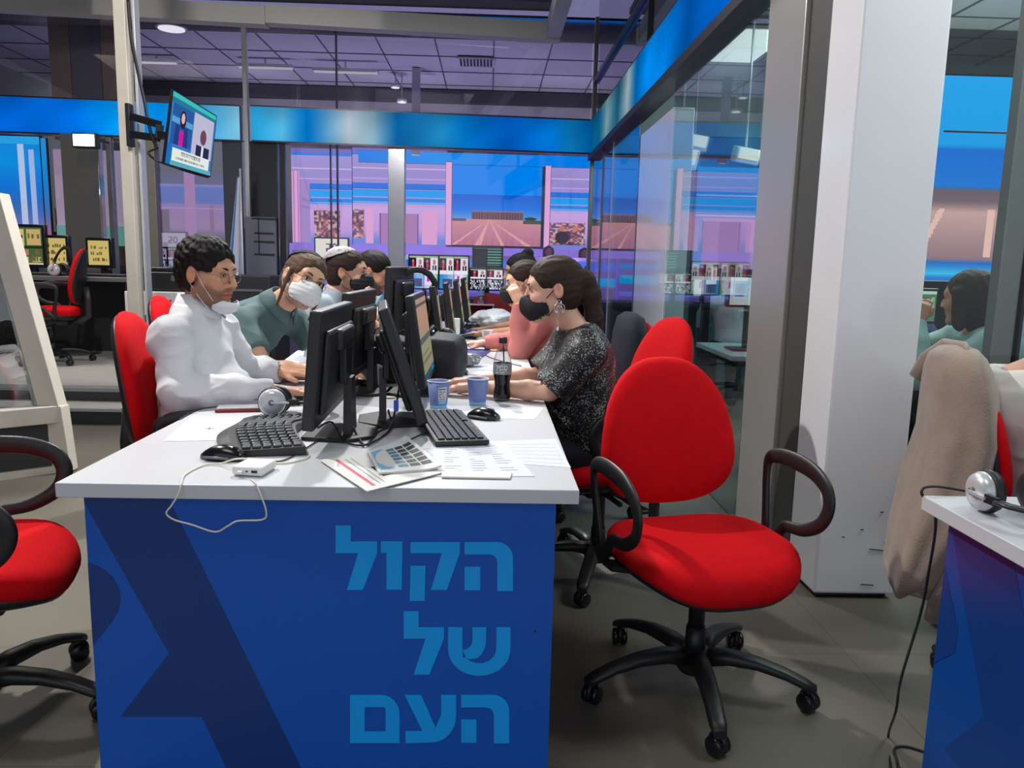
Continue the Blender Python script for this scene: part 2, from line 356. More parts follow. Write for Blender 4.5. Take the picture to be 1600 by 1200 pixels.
# ---------------------------------------------------------------- right glass wall (plane x = 1.25) and pillars
GREEN = glass('greenish_glass', (.84, .95, .94, 1), .07, 2.6)
def paneY(name, y0, y1, z0, z1, m, x=1.25):
    q = MB(); q.box((x, (y0+y1)/2, (z0+z1)/2), (.012, y1-y0, z1-z0), m); return struct(q.build(name))
paneY('window_11', 6.86, 9.9, 0, 2.56, glass('side_glass', (.80, .80, .86, 1), .30, 1.6, .8))
paneY('window_12', 3.76, 5.6, 0, 2.56, GREEN)
REFL = glass('mirror_like_glass', (.55, .55, .62, 1), .35, 1.2, .85, .015)
paneY('window_13', 1.0, 9.9, 2.99, 3.4, REFL); paneY('window_14', 1.0, 9.9, 3.46, 4.85, REFL)
q = MB(); q.box((1.24, 5.4, 3.43), (.06, 9.0, .05), DMULL); q.box((1.235, 6.6, 3.9), (.03, .03, 1.9), DMULL); q.box((1.235, 4.95, 3.2), (.03, .03, .42), DMULL); struct(q.build('trim_12'))
q = MB(); q.box((1.25, 6.83, 2.53), (.16, 6.1, .06), mat('black_rail', rgb(38, 38, 42), .5)); struct(q.build('trim_13'))
q = MB(); q.box((1.25, 9.0, 1.3), (.03, .05, 2.5), MULL); q.box((1.25, 8.3, 1.3), (.02, .015, 2.5), SILV); struct(q.build('trim_14'))
q = MB(); q.box((1.325, 6.23, 1.17), (.15, 1.2, 2.34), mat('pale_gloss_panel', rgb(214, 220, 230), .12, coat=.4, var=.02), bev=.008); struct(q.build('wall_panel_right'))
# brushed grey pillar: broad face, bevelled strip, dark groove
q = MB(); SG = mat('grey_steel_cladding', rgb(190, 187, 183), .28, .5, var=.04, vscale=1.2)
q.box((1.33, 3.54, 2.45), (.16, .44, 4.9), SG, bev=.004); q.box((1.345, 3.21, 2.45), (.15, .20, 4.9), mat('grey_cladding_matt', rgb(84, 84, 80), .5, .2), bev=.004)
q.box((1.36, 3.105, 2.45), (.1, .015, 4.9), BLK)
struct(q.build('wall_pillar_grey'))
q = MB()
q.extr([(1.267, 2.835, .02), (1.262, 3.095, .02), (1.577, 3.10, .02), (1.577, 2.831, .02)], (0, 0, 4.88), WPAINT); q.box((1.42, 2.97, .01), (.28, .24, .02), BLK)
struct(q.build('wall_pillar_white', bevel=.012))
# scuffs near the pillar's foot belong to the pillar
sc_ = MB()
for x, z, l, r_ in ((1.50, .20, .07, .1), (1.54, .23, .04, 0), (1.47, .06, .05, .05), (1.43, .28, .012, 0), (1.36, .25, .01, 0), (1.50, .35, .012, 0)):
    sc_.box((x, 2.8285, z), (l, .002, .004), mat('black_scuff', rgb(70, 70, 74), .7), Euler((0, r_, 0)))
struct(sc_.build('wall_pillar_scuffs'))
# glass wall to the right of the white pillar, looking across into the next room
q = MB(); q.box((3.2, 2.98, 2.1), (3.2, .012, 4.0), glass('right_partition_glass', (.92, .96, .96, 1), .02)); struct(q.build('window_15'))
q = MB(); q.box((2.4, 2.98, .055), (1.7, .03, .03), SILV); struct(q.build('trim_15'))
q = MB(); q.box((1.995, 3.02, 2.45), (.085, .06, 4.9), mat('dull_steel', rgb(135, 134, 128), .3, .6), bev=.004); q.box((2.05, 3.0, 2.45), (.012, .05, 4.9), BLK); struct(q.build('trim_16'))
q = MB(); q.box((2.62, 3.05, 2.6), (1.1, .02, 3.2), mat('frosted_panel', rgb(176, 190, 212), .35, coat=.2)); struct(q.build('wall_frosted'))

# cream post with the screen arm
q = MB(); q.box((-2.665, 6.05, 2.15), (.085, .1, 4.3), BEIGE, bev=.006); q.box((-2.59, 6.1, 2.15), (.02, .09, 4.3), SILV, bev=.004); struct(q.build('wall_post_cream'))

# shell behind, beyond and beside (mostly seen by reflection)
WALLG = mat('grey_wall_paint', rgb(120, 122, 130), .6)
q = MB(); q.box((-8.0, 6, 2.4), (.1, 20, 4.8), WALLG); struct(q.build('wall_left'))
q = MB(); q.box((7.0, 6, 2.4), (.1, 20, 4.8), WALLG); struct(q.build('wall_right'))
q = MB(); q.box((1, 15.2, 5.0), (14, .1, 4), mat('lilac_reflection', rgb(140, 132, 176), .5)); struct(q.build('wall_reflection_lilac'))  # added wall; its lilac stands in for reflections in the upper glass
TILE = mat('ceiling_tile', rgb(205, 202, 220), .6, var=.03)
q = MB(); q.box((-1.5, 12.9, 4.25), (13, 4.2, .06), TILE)
for i in range(-9, 6): q.box((i*.8, 12.9, 4.215), (.016, 4.2, .012), mat('tile_gap', rgb(92, 90, 106), .6))
for i in range(4): q.box((-1.5, 11.2+i*.95, 4.213), (13, .014, .010), mat('tile_gap', rgb(60, 58, 72), .6))
q.box((-1.5, 10.6, 4.2), (13, 1.0, .03), mat('polished_ceiling_panel', rgb(150, 145, 170), .06, .9, bump=.25, bscale=1.5))
struct(q.build('ceiling_studio'))
q = MB(); q.box((-1.0, 14.6, 3.65), (13, .1, .75), mat('lilac_white_wall', rgb(188, 184, 200), .6)); q.box((-1.0, 14.5, 4.1), (13, .3, .2), mat('dark_cornice', rgb(66, 64, 78), .6)); q.box((-1, 14.9, 1.7), (13, .1, 3.4), WALLG); struct(q.build('wall_studio'))
t = thing('ceiling_vent', tuple(atZ(744, 96, 4.20)), 'square slatted air vent in the tiled ceiling beyond the back glass', 'vent')
q = MB(); q.box((0, 0, 0), (.52, .52, .015), mat('vent_dark', rgb(60, 58, 70), .6)); q.build('backing', t)
q = MB(); 
for k in range(9): q.box((-.2+k*.05, 0, -.014), (.018, .46, .014), TILE)
q.build('slats', t)
q = MB()
for a, b, d in ((0, .25, (.54, .03, .02)), (0, -.25, (.54, .03, .02)), (.255, 0, (.03, .54, .02)), (-.255, 0, (.03, .54, .02))): q.box((a, b, -.012), d, TILE)
q.build('frame', t)
for i, (x, y, lab) in enumerate(((618, 137, 'small round downlight glowing above the back band, upper of two'), (628, 160, 'small round downlight glowing above the back band, lower of two'))):
    p = atY(x, y, 13.2); q = MB(); q.cyl((0, 0, 0), (0, 0, 4.22-p.z), .012, SILV, 8); q.cyl((0, 0, 0), (0, 0, .05), .08, SILV); q.cyl((0, 0, -.006), (0, 0, .002), .065, glow('lamp_white', (1, 1, 1, 1), 1.3))
    o = q.build('downlight', loc=p); tag(o, lab, 'ceiling light')
p = atZ(268, 45, 3.84); t = thing('downlight', (p.x, 9.0, 3.84), 'oval downlight glowing behind the upper left glass, right of the cream post', 'ceiling light')
t.location = atY(268, 45, 10.6)
q = MB(); q.lathe([(.19, 0), (.19, .02)], (0, 0, 0), SILV); q.build('rim', t); q = MB(); q.lathe([(.16, -.01), (.16, .01)], (0, 0, 0), glow('lamp_white', (1, 1, 1, 1), 1.3)); q.build('lens', t)
# fluorescent channel above band
for x, y, ww, lab in ((245, 95, .62, 'dim light channel above the left band behind the hanging screen'), (415, 103, .85, 'light channel right of the upright glass joint, above the back band'), (540, 110, 1.0, 'light channel above the middle of the back band')):
    q = MB(); q.box((0, 0, 0), (ww, .1, .05), SILV, bev=.01); q.box((0, 0, (4.2-atY(x, y, 12.6).z)/2), (.03, .03, 4.2-atY(x, y, 12.6).z), SILV); q.box((0, 0, -.03), (ww-.05, .07, .02), glow('lamp_soft', (.85, .88, .9, 1), .7)); tag(q.build('light_channel', loc=atY(x, y, 12.6)), lab, 'ceiling light')
q = MB(); q.box((-1.2, 12.9, 3.55), (.12, .12, 1.3), mat('lilac_white_wall', rgb(188, 184, 200), .6)); struct(q.build('trim_17'))
# ================================================================== THE STUDIO BEYOND THE GLASS
rng = np.random.RandomState(3)
def quad_px(x0, y0, x1, y1, Y): return [atY(x0, y1, Y), atY(x1, y1+.03*(x1-x0), Y), atY(x1, y0+.03*(x1-x0), Y), atY(x0, y0, Y)]
def smoothcol(u, v, nx, ny, seed, pal):
    r = np.random.RandomState(seed); g = np.array(pal, np.float32)[r.randint(0, len(pal), (ny+2, nx+2))]; x = u*nx; y = v*ny; i = x.astype(int); j = y.astype(int); fx = np.clip((x-i)*1.6-.3, 0, 1)[..., None]; fy = np.clip((y-j)*1.6-.3, 0, 1)[..., None]
    return (g[j, i]*(1-fx)+g[j, i+1]*fx)*(1-fy)+(g[j+1, i]*(1-fx)+g[j+1, i+1]*fx)*fy
def screen_obj(name, px, Y, fn, label, cat='video screen', nx=120, ny=90, s=1., frame=.02, group=None, ys=None, d=.06, on=None):
    """upright lit screen facing the camera side, at depth Y, its outline given by the pixels it covers"""
    x0, y0, x1, y1 = px; a = atY(x0, (y0+y1)/2, Y); b = atY(x1, (y0+y1)/2, Y); cx = (a.x+b.x)/2; wd = b.x-a.x
    zt = (atY((x0+x1)/2, y0, Y)).z; zb = atY((x0+x1)/2, y1, Y).z
    t = thing(name, (cx, Y, zb), label, cat, 0, group); h = zt-zb
    q = MB(); q.box((0, d/2+.004, h/2), (wd+2*frame, d, h+2*frame), BLK2, bev=min(.008, frame/2)); q.build('housing', t)
    on = (.745 if (cat == 'monitor' and Y > 10) else 0. if Y > 8.3 else None) if on is None else on
    if on is not None and zb-frame > on+.01:
        for sx in ((0,) if cat == 'monitor' else (-wd*.3, wd*.3)):
            q = MB(); q.box((sx, d+.06, (on-zb)/2+.05), (.06, .04, zb-on+.1), BLK2)
            if cat == 'monitor': q.box((0, d+.03, on-zb+.008), (.22, .18, .014), BLK2)
            q.build('stand', t)
    picture('screen', (-wd/2, 0, 0), (wd/2, 0, 0), (wd/2, 0, h), (-wd/2, 0, h), nx, ny, fn, s, t)
    return t
def noisecol(u, v, nx, ny, seed, pal):
    r = np.random.RandomState(seed); g = r.randint(0, len(pal), (ny+1, nx+1)); return np.array(pal, np.float32)[g[(v*ny).astype(int), (u*nx).astype(int)]]
CROWD = [(70, 50, 80), (110, 70, 90), (200, 130, 120), (215, 170, 170), (210, 190, 210), (185, 100, 90), (90, 70, 110), (130, 90, 120)]
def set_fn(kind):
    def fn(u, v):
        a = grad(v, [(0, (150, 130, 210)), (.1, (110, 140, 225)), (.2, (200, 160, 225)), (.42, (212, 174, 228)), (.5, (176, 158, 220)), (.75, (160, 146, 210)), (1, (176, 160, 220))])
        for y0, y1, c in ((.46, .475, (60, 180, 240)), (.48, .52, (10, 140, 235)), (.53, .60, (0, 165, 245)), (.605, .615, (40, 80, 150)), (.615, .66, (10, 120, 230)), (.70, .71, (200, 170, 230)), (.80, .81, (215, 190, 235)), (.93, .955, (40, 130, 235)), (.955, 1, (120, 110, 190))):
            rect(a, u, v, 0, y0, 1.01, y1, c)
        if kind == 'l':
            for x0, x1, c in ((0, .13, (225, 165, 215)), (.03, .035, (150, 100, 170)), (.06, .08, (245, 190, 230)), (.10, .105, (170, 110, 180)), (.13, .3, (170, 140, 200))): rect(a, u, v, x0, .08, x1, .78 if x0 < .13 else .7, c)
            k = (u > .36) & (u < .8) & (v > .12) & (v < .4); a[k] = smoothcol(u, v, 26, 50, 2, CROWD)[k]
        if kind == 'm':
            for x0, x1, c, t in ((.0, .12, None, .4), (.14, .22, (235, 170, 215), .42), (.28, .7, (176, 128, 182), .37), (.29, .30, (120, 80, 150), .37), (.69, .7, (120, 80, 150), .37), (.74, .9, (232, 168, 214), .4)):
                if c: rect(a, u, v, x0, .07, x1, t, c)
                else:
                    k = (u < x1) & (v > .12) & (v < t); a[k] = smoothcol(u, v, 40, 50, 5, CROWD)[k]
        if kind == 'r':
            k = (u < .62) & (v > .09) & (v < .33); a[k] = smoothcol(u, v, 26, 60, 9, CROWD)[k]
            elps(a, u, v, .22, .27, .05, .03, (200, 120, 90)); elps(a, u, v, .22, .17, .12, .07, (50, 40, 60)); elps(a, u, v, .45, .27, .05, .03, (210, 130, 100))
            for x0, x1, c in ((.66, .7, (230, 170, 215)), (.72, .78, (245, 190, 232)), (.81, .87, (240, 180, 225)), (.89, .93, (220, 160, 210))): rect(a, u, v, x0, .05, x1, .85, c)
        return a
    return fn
def road_fn(u, v):
    a = canvas(u, (0, 0, 0)); hz = .33
    sky = grad(v, [(hz, (95, 165, 230)), (.45, (20, 125, 232)), (.7, (0, 92, 210)), (.72, (0, 96, 214)), (1, (0, 104, 220))])
    top = v > .63; a[:] = sky; a[top] = (0, 140, 245)
    g = v < hz; gr = grad(v, [(0, (190, 120, 145)), (.2, (205, 138, 155)), (hz, (215, 150, 150))]); a[g] = gr[g]
    p = .42; dy = np.maximum(hz-v, 0); 
    for k, wd in ((-.9, .06), (-.28, .10), (.35, .06), (1.0, .10)):
        m = g & (np.abs(u-(p+k*dy*1.35)) < wd*dy+.002); a[m] = (238, 168, 170)
    rect(a, u, v, 0, .30, .16, .335, (110, 90, 110)); rect(a, u, v, .8, .28, 1, .33, (70, 90, 70)); elps(a, u, v, .88, .345, .07, .02, (40, 60, 60))
    rect(a, u, v, .22, .325, .80, .425, (120, 88, 100)); rect(a, u, v, .22, .42, .81, .435, (150, 120, 130))
    for i in range(18): rect(a, u, v, .24+i*.031, .33, .25+i*.031, .41, (84, 60, 76))
    m = g & (v < .12) & ((u*40).astype(int) % 3 == 0); a[m] *= .96
    return a
S = 14.0
screen_obj('road_video_wall', (706, 258, 846, 384), S, road_fn, 'large lit screen showing a road and a low building under blue sky', nx=180, ny=150, frame=.004)
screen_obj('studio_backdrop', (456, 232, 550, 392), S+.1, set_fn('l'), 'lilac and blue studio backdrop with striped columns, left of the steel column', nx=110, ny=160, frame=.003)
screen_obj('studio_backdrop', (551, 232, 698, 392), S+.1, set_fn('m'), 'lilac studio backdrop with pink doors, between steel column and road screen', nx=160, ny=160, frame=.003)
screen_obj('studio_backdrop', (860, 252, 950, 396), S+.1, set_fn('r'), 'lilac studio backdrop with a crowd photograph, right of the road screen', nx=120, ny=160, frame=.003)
screen_obj('header_light_band', (560, 240, 950, 258), S-.05, lambda u, v: grad(u, [(0, (0, 130, 235)), (.3, (0, 150, 240)), (1, (0, 130, 245))]), 'bright blue light band over the road screen', 'light band', nx=40, ny=3, frame=.003, on=99)
def light_column(x, y0, y1, wpx, Y, label, col=(238, 178, 222)):
    a = atY(x, y0, Y); b = atY(x, y1, Y); wd = wpx/FPX*Y
    q = MB(); q.box((0, .04, (a.z-b.z)/2), (wd, .08, a.z-b.z), mat('lilac_casing', rgb(150, 120, 165), .4)); q.box((0, -.004, (a.z-b.z)/2), (wd*.86, .012, a.z-b.z-.03), glow('pink_light_%d' % col[2], rgb(*col), 1.))
    tag(q.build('light_column', loc=((a.x+b.x)/2, Y, b.z)), label, 'light column')
a_, b_ = atY(452, 388, 13.96), atY(955, 398, 13.96)
q = MB(); q.box(((a_.x+b_.x)/2, 13.99, .75), (b_.x-a_.x, .05, 1.5), mat('self_lit_lilac', rgb(150, 128, 210), .4, emit=(rgb(150, 124, 214), .75))); tag(q.build('added_glow_plinth'), 'long lilac plinth added with its own glow under the studio backdrops and the road screen', 'plinth')  # plinth added; its own glow fills the dark gap below the backdrops
light_column(701, 252, 384, 10, 13.7, 'pink light column on the left edge of the road screen')
light_column(855, 258, 398, 9, 13.7, 'pink light column on the right edge of the road screen')
light_column(930, 262, 400, 8, 13.6, 'pink light column nearest the corner of the glass walls')
# news desks: boxes with blue light strips
LIL = mat('lilac_counter', rgb(170, 150, 220), .3, emit=(rgb(150, 120, 215), .35))
def counter(x0, x1, ytop, Y, h, label, cols):
    a = atY(x0, ytop, Y); b = atY(x1, ytop, Y); wd = b.x-a.x; z = (a.z+b.z)/2
    t = thing('studio_counter', ((a.x+b.x)/2, Y, 0), label, 'counter')
    q = MB(); q.box((0, .3, z/2), (wd, .6, z), LIL, bev=.02); q.build('body', t)
    for i, (z0, z1, c) in enumerate(cols):
        q = MB(); q.box((0, -.012, z*(z0+z1)/2), (wd-.04, .02, z*(z1-z0)), glow('strip_%d_%d_%d' % c, rgb(*c), 1.)); q.build('light_strip', t)
counter(456, 612, 392, 13.1, .9, 'lilac studio counter with blue light strips, behind the men', [(.90, .95, (40, 150, 240)), (.74, .82, (0, 150, 240)), (.60, .66, (120, 130, 230))])
counter(622, 800, 398, 13.1, .9, 'lilac studio counter with cyan light strips, below the road screen', [(.88, .93, (20, 140, 235)), (.70, .80, (0, 175, 235)), (.55, .6, (110, 120, 225))])
counter(806, 950, 402, 12.9, .9, 'lilac studio counter with blue glow, below the crowd photograph', [(.84, .95, (90, 110, 235)), (.66, .76, (0, 160, 240))])
# people far off behind the last counter
FARH = mat('far_hair', rgb(105, 60, 70), .8); FARS = mat('far_skin', rgb(200, 120, 130), .6); FARC = mat('far_jacket', rgb(150, 120, 170), .7)
def far_person(x, y, Y, label):
    p = atY(x, y, Y); t = thing('person', (p.x, Y, 0), label, 'person'); q = MB()
    z = p.z; q.lathe([(.10, 0.5), (.17, .65), (.19, z-.38), (.20, z-.24), (.12, z-.16), (.05, z-.12), (.055, z-.09), (.075, z-.04), (.08, z+.02), (.06, z+.08), (.01, z+.105)], (0, 0, 0), FARC, 14)
    i = q.mi(FARS)
    for f in q.bm.faces:
        if f.calc_center_median().z > z-.17: f.material_index = i
    q.build('body', t)
    q = MB(); q.lathe([(.06, z-.2), (.095, z-.1), (.098, z+.02), (.085, z+.08), (.01, z+.125)], (0, .025, 0), FARH, 14); q.build('hair', t)
far_person(857, 395, 13.6, 'distant long-haired person in a lilac jacket behind the studio counter, left one')
far_person(913, 398, 13.6, 'distant long-haired person in a lilac jacket behind the studio counter, right one')

# control desks with monitors
def anchors_fn(u, v, off=0):
    a = canvas(u, (235, 238, 245)); rect(a, u, v, 0, .9, 1, 1, (170, 190, 150)); rect(a, u, v, 0, .22, .48, .9, (46, 34, 52)); rect(a, u, v, .5, .22, 1, .9, (238, 236, 238))
    rect(a, u, v, .18, .22, .32, .75, (215, 60, 90)); elps(a, u, v, .25, .72, .06, .09, (220, 150, 130)); elps(a, u, v, .75, .66, .1, .16, (196, 130, 100)); rect(a, u, v, .62, .22, .9, .48, (40, 40, 50)); rect(a, u, v, .73, .22, .78, .48, (240, 240, 240))
    rect(a, u, v, 0, 0, 1, .2, (250, 250, 252)); return a
def double_fn(u, v):
    a = anchors_fn((u*2) % 1, np.clip(v*1.8-.8, 0, 1)); k = v < .44; b = grad(u, [(0, (40, 150, 220)), (.5, (180, 200, 240)), (.8, (245, 245, 250)), (1, (90, 200, 120))]); a[k] = b[k]
    rect(a, u, v, .55, .1, .95, .4, (240, 240, 250)); rect(a, u, v, .62, .2, .7, .4, (200, 40, 180)); rect(a, u, v, .1, .05, .45, .3, (70, 90, 140)); rect(a, u, v, .495, 0, .51, 1, (10, 20, 30)); return a
def table_fn(u, v):
    a = canvas(u, (18, 22, 30)); k = (u > .5) & (((v*14).astype(int) % 2) == 0) & (((u*60).astype(int) % 3) < 2) & (v < .9) & (v > .05); a[k] = (110, 190, 160); rect(a, u, v, .03, .9, .98, .95, (80, 90, 100)); rect(a, u, v, .05, .1, .45, .8, (34, 34, 46)); return a
def multi_fn(u, v):
    a = anchors_fn((u*2) % 1, (v*2) % 1); k = v < .5; n = noisecol(u, v, 30, 12, 4, [(240, 240, 240), (60, 60, 70), (170, 180, 190), (30, 30, 40)]); a[k] = n[k]; rect(a, u, v, .485, 0, .515, 1, (10, 10, 14)); rect(a, u, v, 0, .48, 1, .52, (10, 10, 14)); return a
def twenty_fn(u, v, bgc=(235, 232, 214), ink=(70, 80, 104)):
    a = canvas(u, bgc)
    def seg(x0, y0, x1, y1): rect(a, u, v, x0, y0, x1, y1, ink)
    seg(.33, .68, .48, .75); seg(.43, .5, .48, .75); seg(.35, .42, .48, .5); seg(.33, .28, .39, .48); seg(.33, .26, .49, .33)
    k = (((u-.6)/.09)**2+((v-.51)/.25)**2 < 1) & ~(((u-.6)/.045)**2+((v-.51)/.17)**2 < 1); a[k] = ink
    return a
t20 = screen_obj('monitor', (493, 373, 543, 402), 11.2, twenty_fn, 'monitor showing a large 20 logo on cream, behind the man in the grey shirt', 'monitor', 80, 50)
screen_obj('monitor', (640, 400, 684, 450), 10.9, double_fn, 'wide monitor with two news presenters, above the line of black monitors', 'monitor', 110, 90)
screen_obj('monitor', (687, 401, 731, 451), 10.9, double_fn, 'monitor with presenters and colour bars, left of the dark data monitor', 'monitor', 110, 90)
screen_obj('monitor', (740, 386, 784, 416), 10.7, table_fn, 'dark monitor with a green data table, topmost of its stack', 'monitor', 120, 80)
screen_obj('monitor', (735, 421, 785, 452), 10.8, multi_fn, 'monitor with small presenter windows below the dark data monitor', 'monitor', 110, 80)
screen_obj('monitor', (916, 418, 938, 446), 10.6, multi_fn, 'narrow visible monitor behind the woman in the sparkling top, by the corner mullion', 'monitor', 60, 60)
screen_obj('monitor', (455+3, 404, 486, 420), 11.4, multi_fn, 'small monitor low behind the man in the white mask', 'monitor', 60, 40)
DSK = mat('dark_control_desk', rgb(44, 42, 56), .5)
q = MB(); q.box((-.3, 11.2, .72), (3.6, .9, .05), DSK, bev=.01); q.box((-.3, 11.5, .35), (3.5, .06, .7), DSK); q.box((-2.05, 11.2, .35), (.05, .8, .7), DSK); q.box((1.45, 11.2, .35), (.05, .8, .7), DSK)
tag(q.build('control_desk'), 'long dark control desk behind the glass carrying the presenter monitors', 'desk')
q = MB(); q.box((-4.6, 10.75, .72), (2.6, .8, .05), DSK, bev=.01); q.box((-4.6, 11.0, .35), (2.5, .06, .7), DSK); q.box((-5.85, 10.75, .35), (.05, .7, .7), DSK); q.box((-3.35, 10.75, .35), (.05, .7, .7), DSK)
tag(q.build('control_desk'), 'dark control desk behind the smoky glass, carrying the screen for the reflected 20 logo', 'desk')
# dim control area left, seen through the smoky pane
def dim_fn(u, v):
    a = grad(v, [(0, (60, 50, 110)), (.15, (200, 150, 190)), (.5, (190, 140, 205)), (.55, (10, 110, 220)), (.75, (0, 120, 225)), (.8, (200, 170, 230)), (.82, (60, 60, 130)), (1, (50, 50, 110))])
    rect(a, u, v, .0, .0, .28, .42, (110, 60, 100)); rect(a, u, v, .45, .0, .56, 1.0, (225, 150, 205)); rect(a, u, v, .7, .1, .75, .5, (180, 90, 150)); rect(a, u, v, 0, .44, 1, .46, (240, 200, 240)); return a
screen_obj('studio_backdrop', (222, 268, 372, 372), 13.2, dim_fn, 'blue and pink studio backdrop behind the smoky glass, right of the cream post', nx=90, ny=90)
screen_obj('monitor', (250, 364, 290, 386), 10.8, twenty_fn, 'reflection of the cream 20 monitor built as a screen behind smoky glass, left of the curly-haired man', 'monitor', 80, 50)  # reflection of the logo monitor, built as a lit screen
screen_obj('multiview_monitor', (233, 388, 290, 424), 10.6, multi_fn, 'wide monitor of small presenter windows above the black printer', 'monitor', 110, 80)
screen_obj('monitor', (362, 370, 388, 384), 10.6, lambda u, v: noisecol(u, v, 6, 2, 8, [(200, 40, 150), (60, 190, 60), (240, 240, 220), (230, 220, 60)]), 'small monitor with colour bars right of the curly-haired man', 'monitor', 24, 12)
# flag standing by the dark column
t = thing('flag', tuple(atY(380, 430, 9.4))[:2]+(0,), 'white and blue flag hanging furled on a pole beside the dark column', 'flag')
q = MB(); q.cyl((0, 0, 0), (0, 0, 2.25), .012, SILV, 8); q.build('pole', t)
q = MB(); rings = []
for i in range(12):
    k = i/11; z = 2.15-k*1.15; r = .015+.065*k
    rings.append([V(-.02-.08*k+math.cos(a)*r*(1+.25*math.sin(5*a)), math.sin(a)*r*.6, z) for a in [2*PI*j/20 for j in range(20)]])
q.loft(rings, mat('flag_cloth', rgb(190, 196, 215), .8)); bi = q.mi(mat('flag_blue', rgb(50, 110, 200), .8))
for f_i, f in enumerate(q.bm.faces):
    if f_i % 20 in (11, 12, 13): f.material_index = bi
q.build('cloth', t)

# ---- printer on its cabinet, boxes and dark equipment left of the men, on the floor by the wall
p = atY(262, 445, 7.6)
t = thing('filing_cabinet', (p.x, 7.7, 0), 'white drawer cabinet under the black printer', 'cabinet')
q = MB(); q.box((0, 0, .44), (.62, .5, .50), mat('dark_cabinet', rgb(40, 42, 46), .5), bev=.006); q.build('body', t)
q = MB(); q.box((0, -.03, .80), (.66, .5, .22), WHTP, bev=.01); dr_ = q.build('drawer', t); q = MB(); q.box((0.02, -.285, .83), (.16, .01, .012), CHAR); q.build('handle', dr_); q = MB(); q.box((0.02, -.285, .77), (.16, .01, .012), CHAR); q.build('handle', dr_)
for x in (-.28, .28):
    for y in (-.2, .2):
        q = MB(); q.box((x, y, .095), (.05, .05, .19), BLK); q.build('leg', t)
t = thing('printer', (p.x, 7.7, .915), 'black printer on the white drawer cabinet', 'printer')
q = MB(); q.box((0, 0, .09), (.56, .42, .18), BLK, bev=.02); q.build('body', t); q = MB(); q.box((0, -.02, .2), (.5, .36, .04), BLK2, bev=.012); q.build('lid', t)
q = MB(); q.box((.15, -.214, .12), (.14, .01, .05), GREY); q.build('control_panel', t)
p = atY(388, 480, 6.6)
q = MB(); q.box((0, 0, .35), (.5, .45, .7), mat('dark_cabinet', rgb(40, 42, 46), .5), bev=.01); q.box((.0, -.232, .55), (.42, .01, .22), BLK2); q.box((.1, -.24, .5), (.1, .01, .04), SILV)
tag(q.build('equipment_cabinet', loc=(p.x, 6.7, 0)), 'dark equipment cabinet between the white-shirted man and the man in green', 'cabinet')
q = MB(); q.box((0, 0, .2), (.42, .36, .40), mat('dark_cabinet', rgb(40, 42, 46), .5), bev=.01); q.box((0, -.184, .28), (.3, .008, .02), GREY)
tag(q.build('office_copier', loc=(p.x, 6.68, .70)), 'dark office copier on the equipment cabinet behind the white-shirted man', 'copier')
# ================================================================== CHAIRS
def cushion(outline, tf, tb, bend, m, front=True):
    """outline: list of (x,z); front surface raised by tf, back by tb, curved by bend(x,z)->y"""
    q = MB(); n = len(outline); cx = sum(p[0] for p in outline)/n; cz = sum(p[1] for p in outline)/n; rings = []
    def ring(s, y): return [V(cx+(x-cx)*s, bend(cx+(x-cx)*s, cz+(z-cz)*s)+y, cz+(z-cz)*s) for x, z in outline]
    for s, k in ((.02, 1), (.3, .99), (.6, .95), (.8, .85), (.92, .66), (.98, .38), (1, .0)): rings.append(ring(s, -tf*k))
    for s, k in ((.985, .5), (.93, .8), (.8, .95), (.5, 1), (.02, 1)): rings.append(ring(s, tb*k))
    q.loft(rings, m); return q
def superell(w0, w1, z0, z1, e=2.6, n=44):
    out = []; zc = (z0+z1)/2; h = (z1-z0)/2
    for i in range(n):
        a = 2*PI*i/n; c, s_ = math.cos(a), math.sin(a); z = h*math.copysign(abs(s_)**(2/e), s_); k = (z+h)/(2*h); ww = w0+(w1-w0)*k
        out.append((ww*math.copysign(abs(c)**(2/e), c), zc+z))
    return out
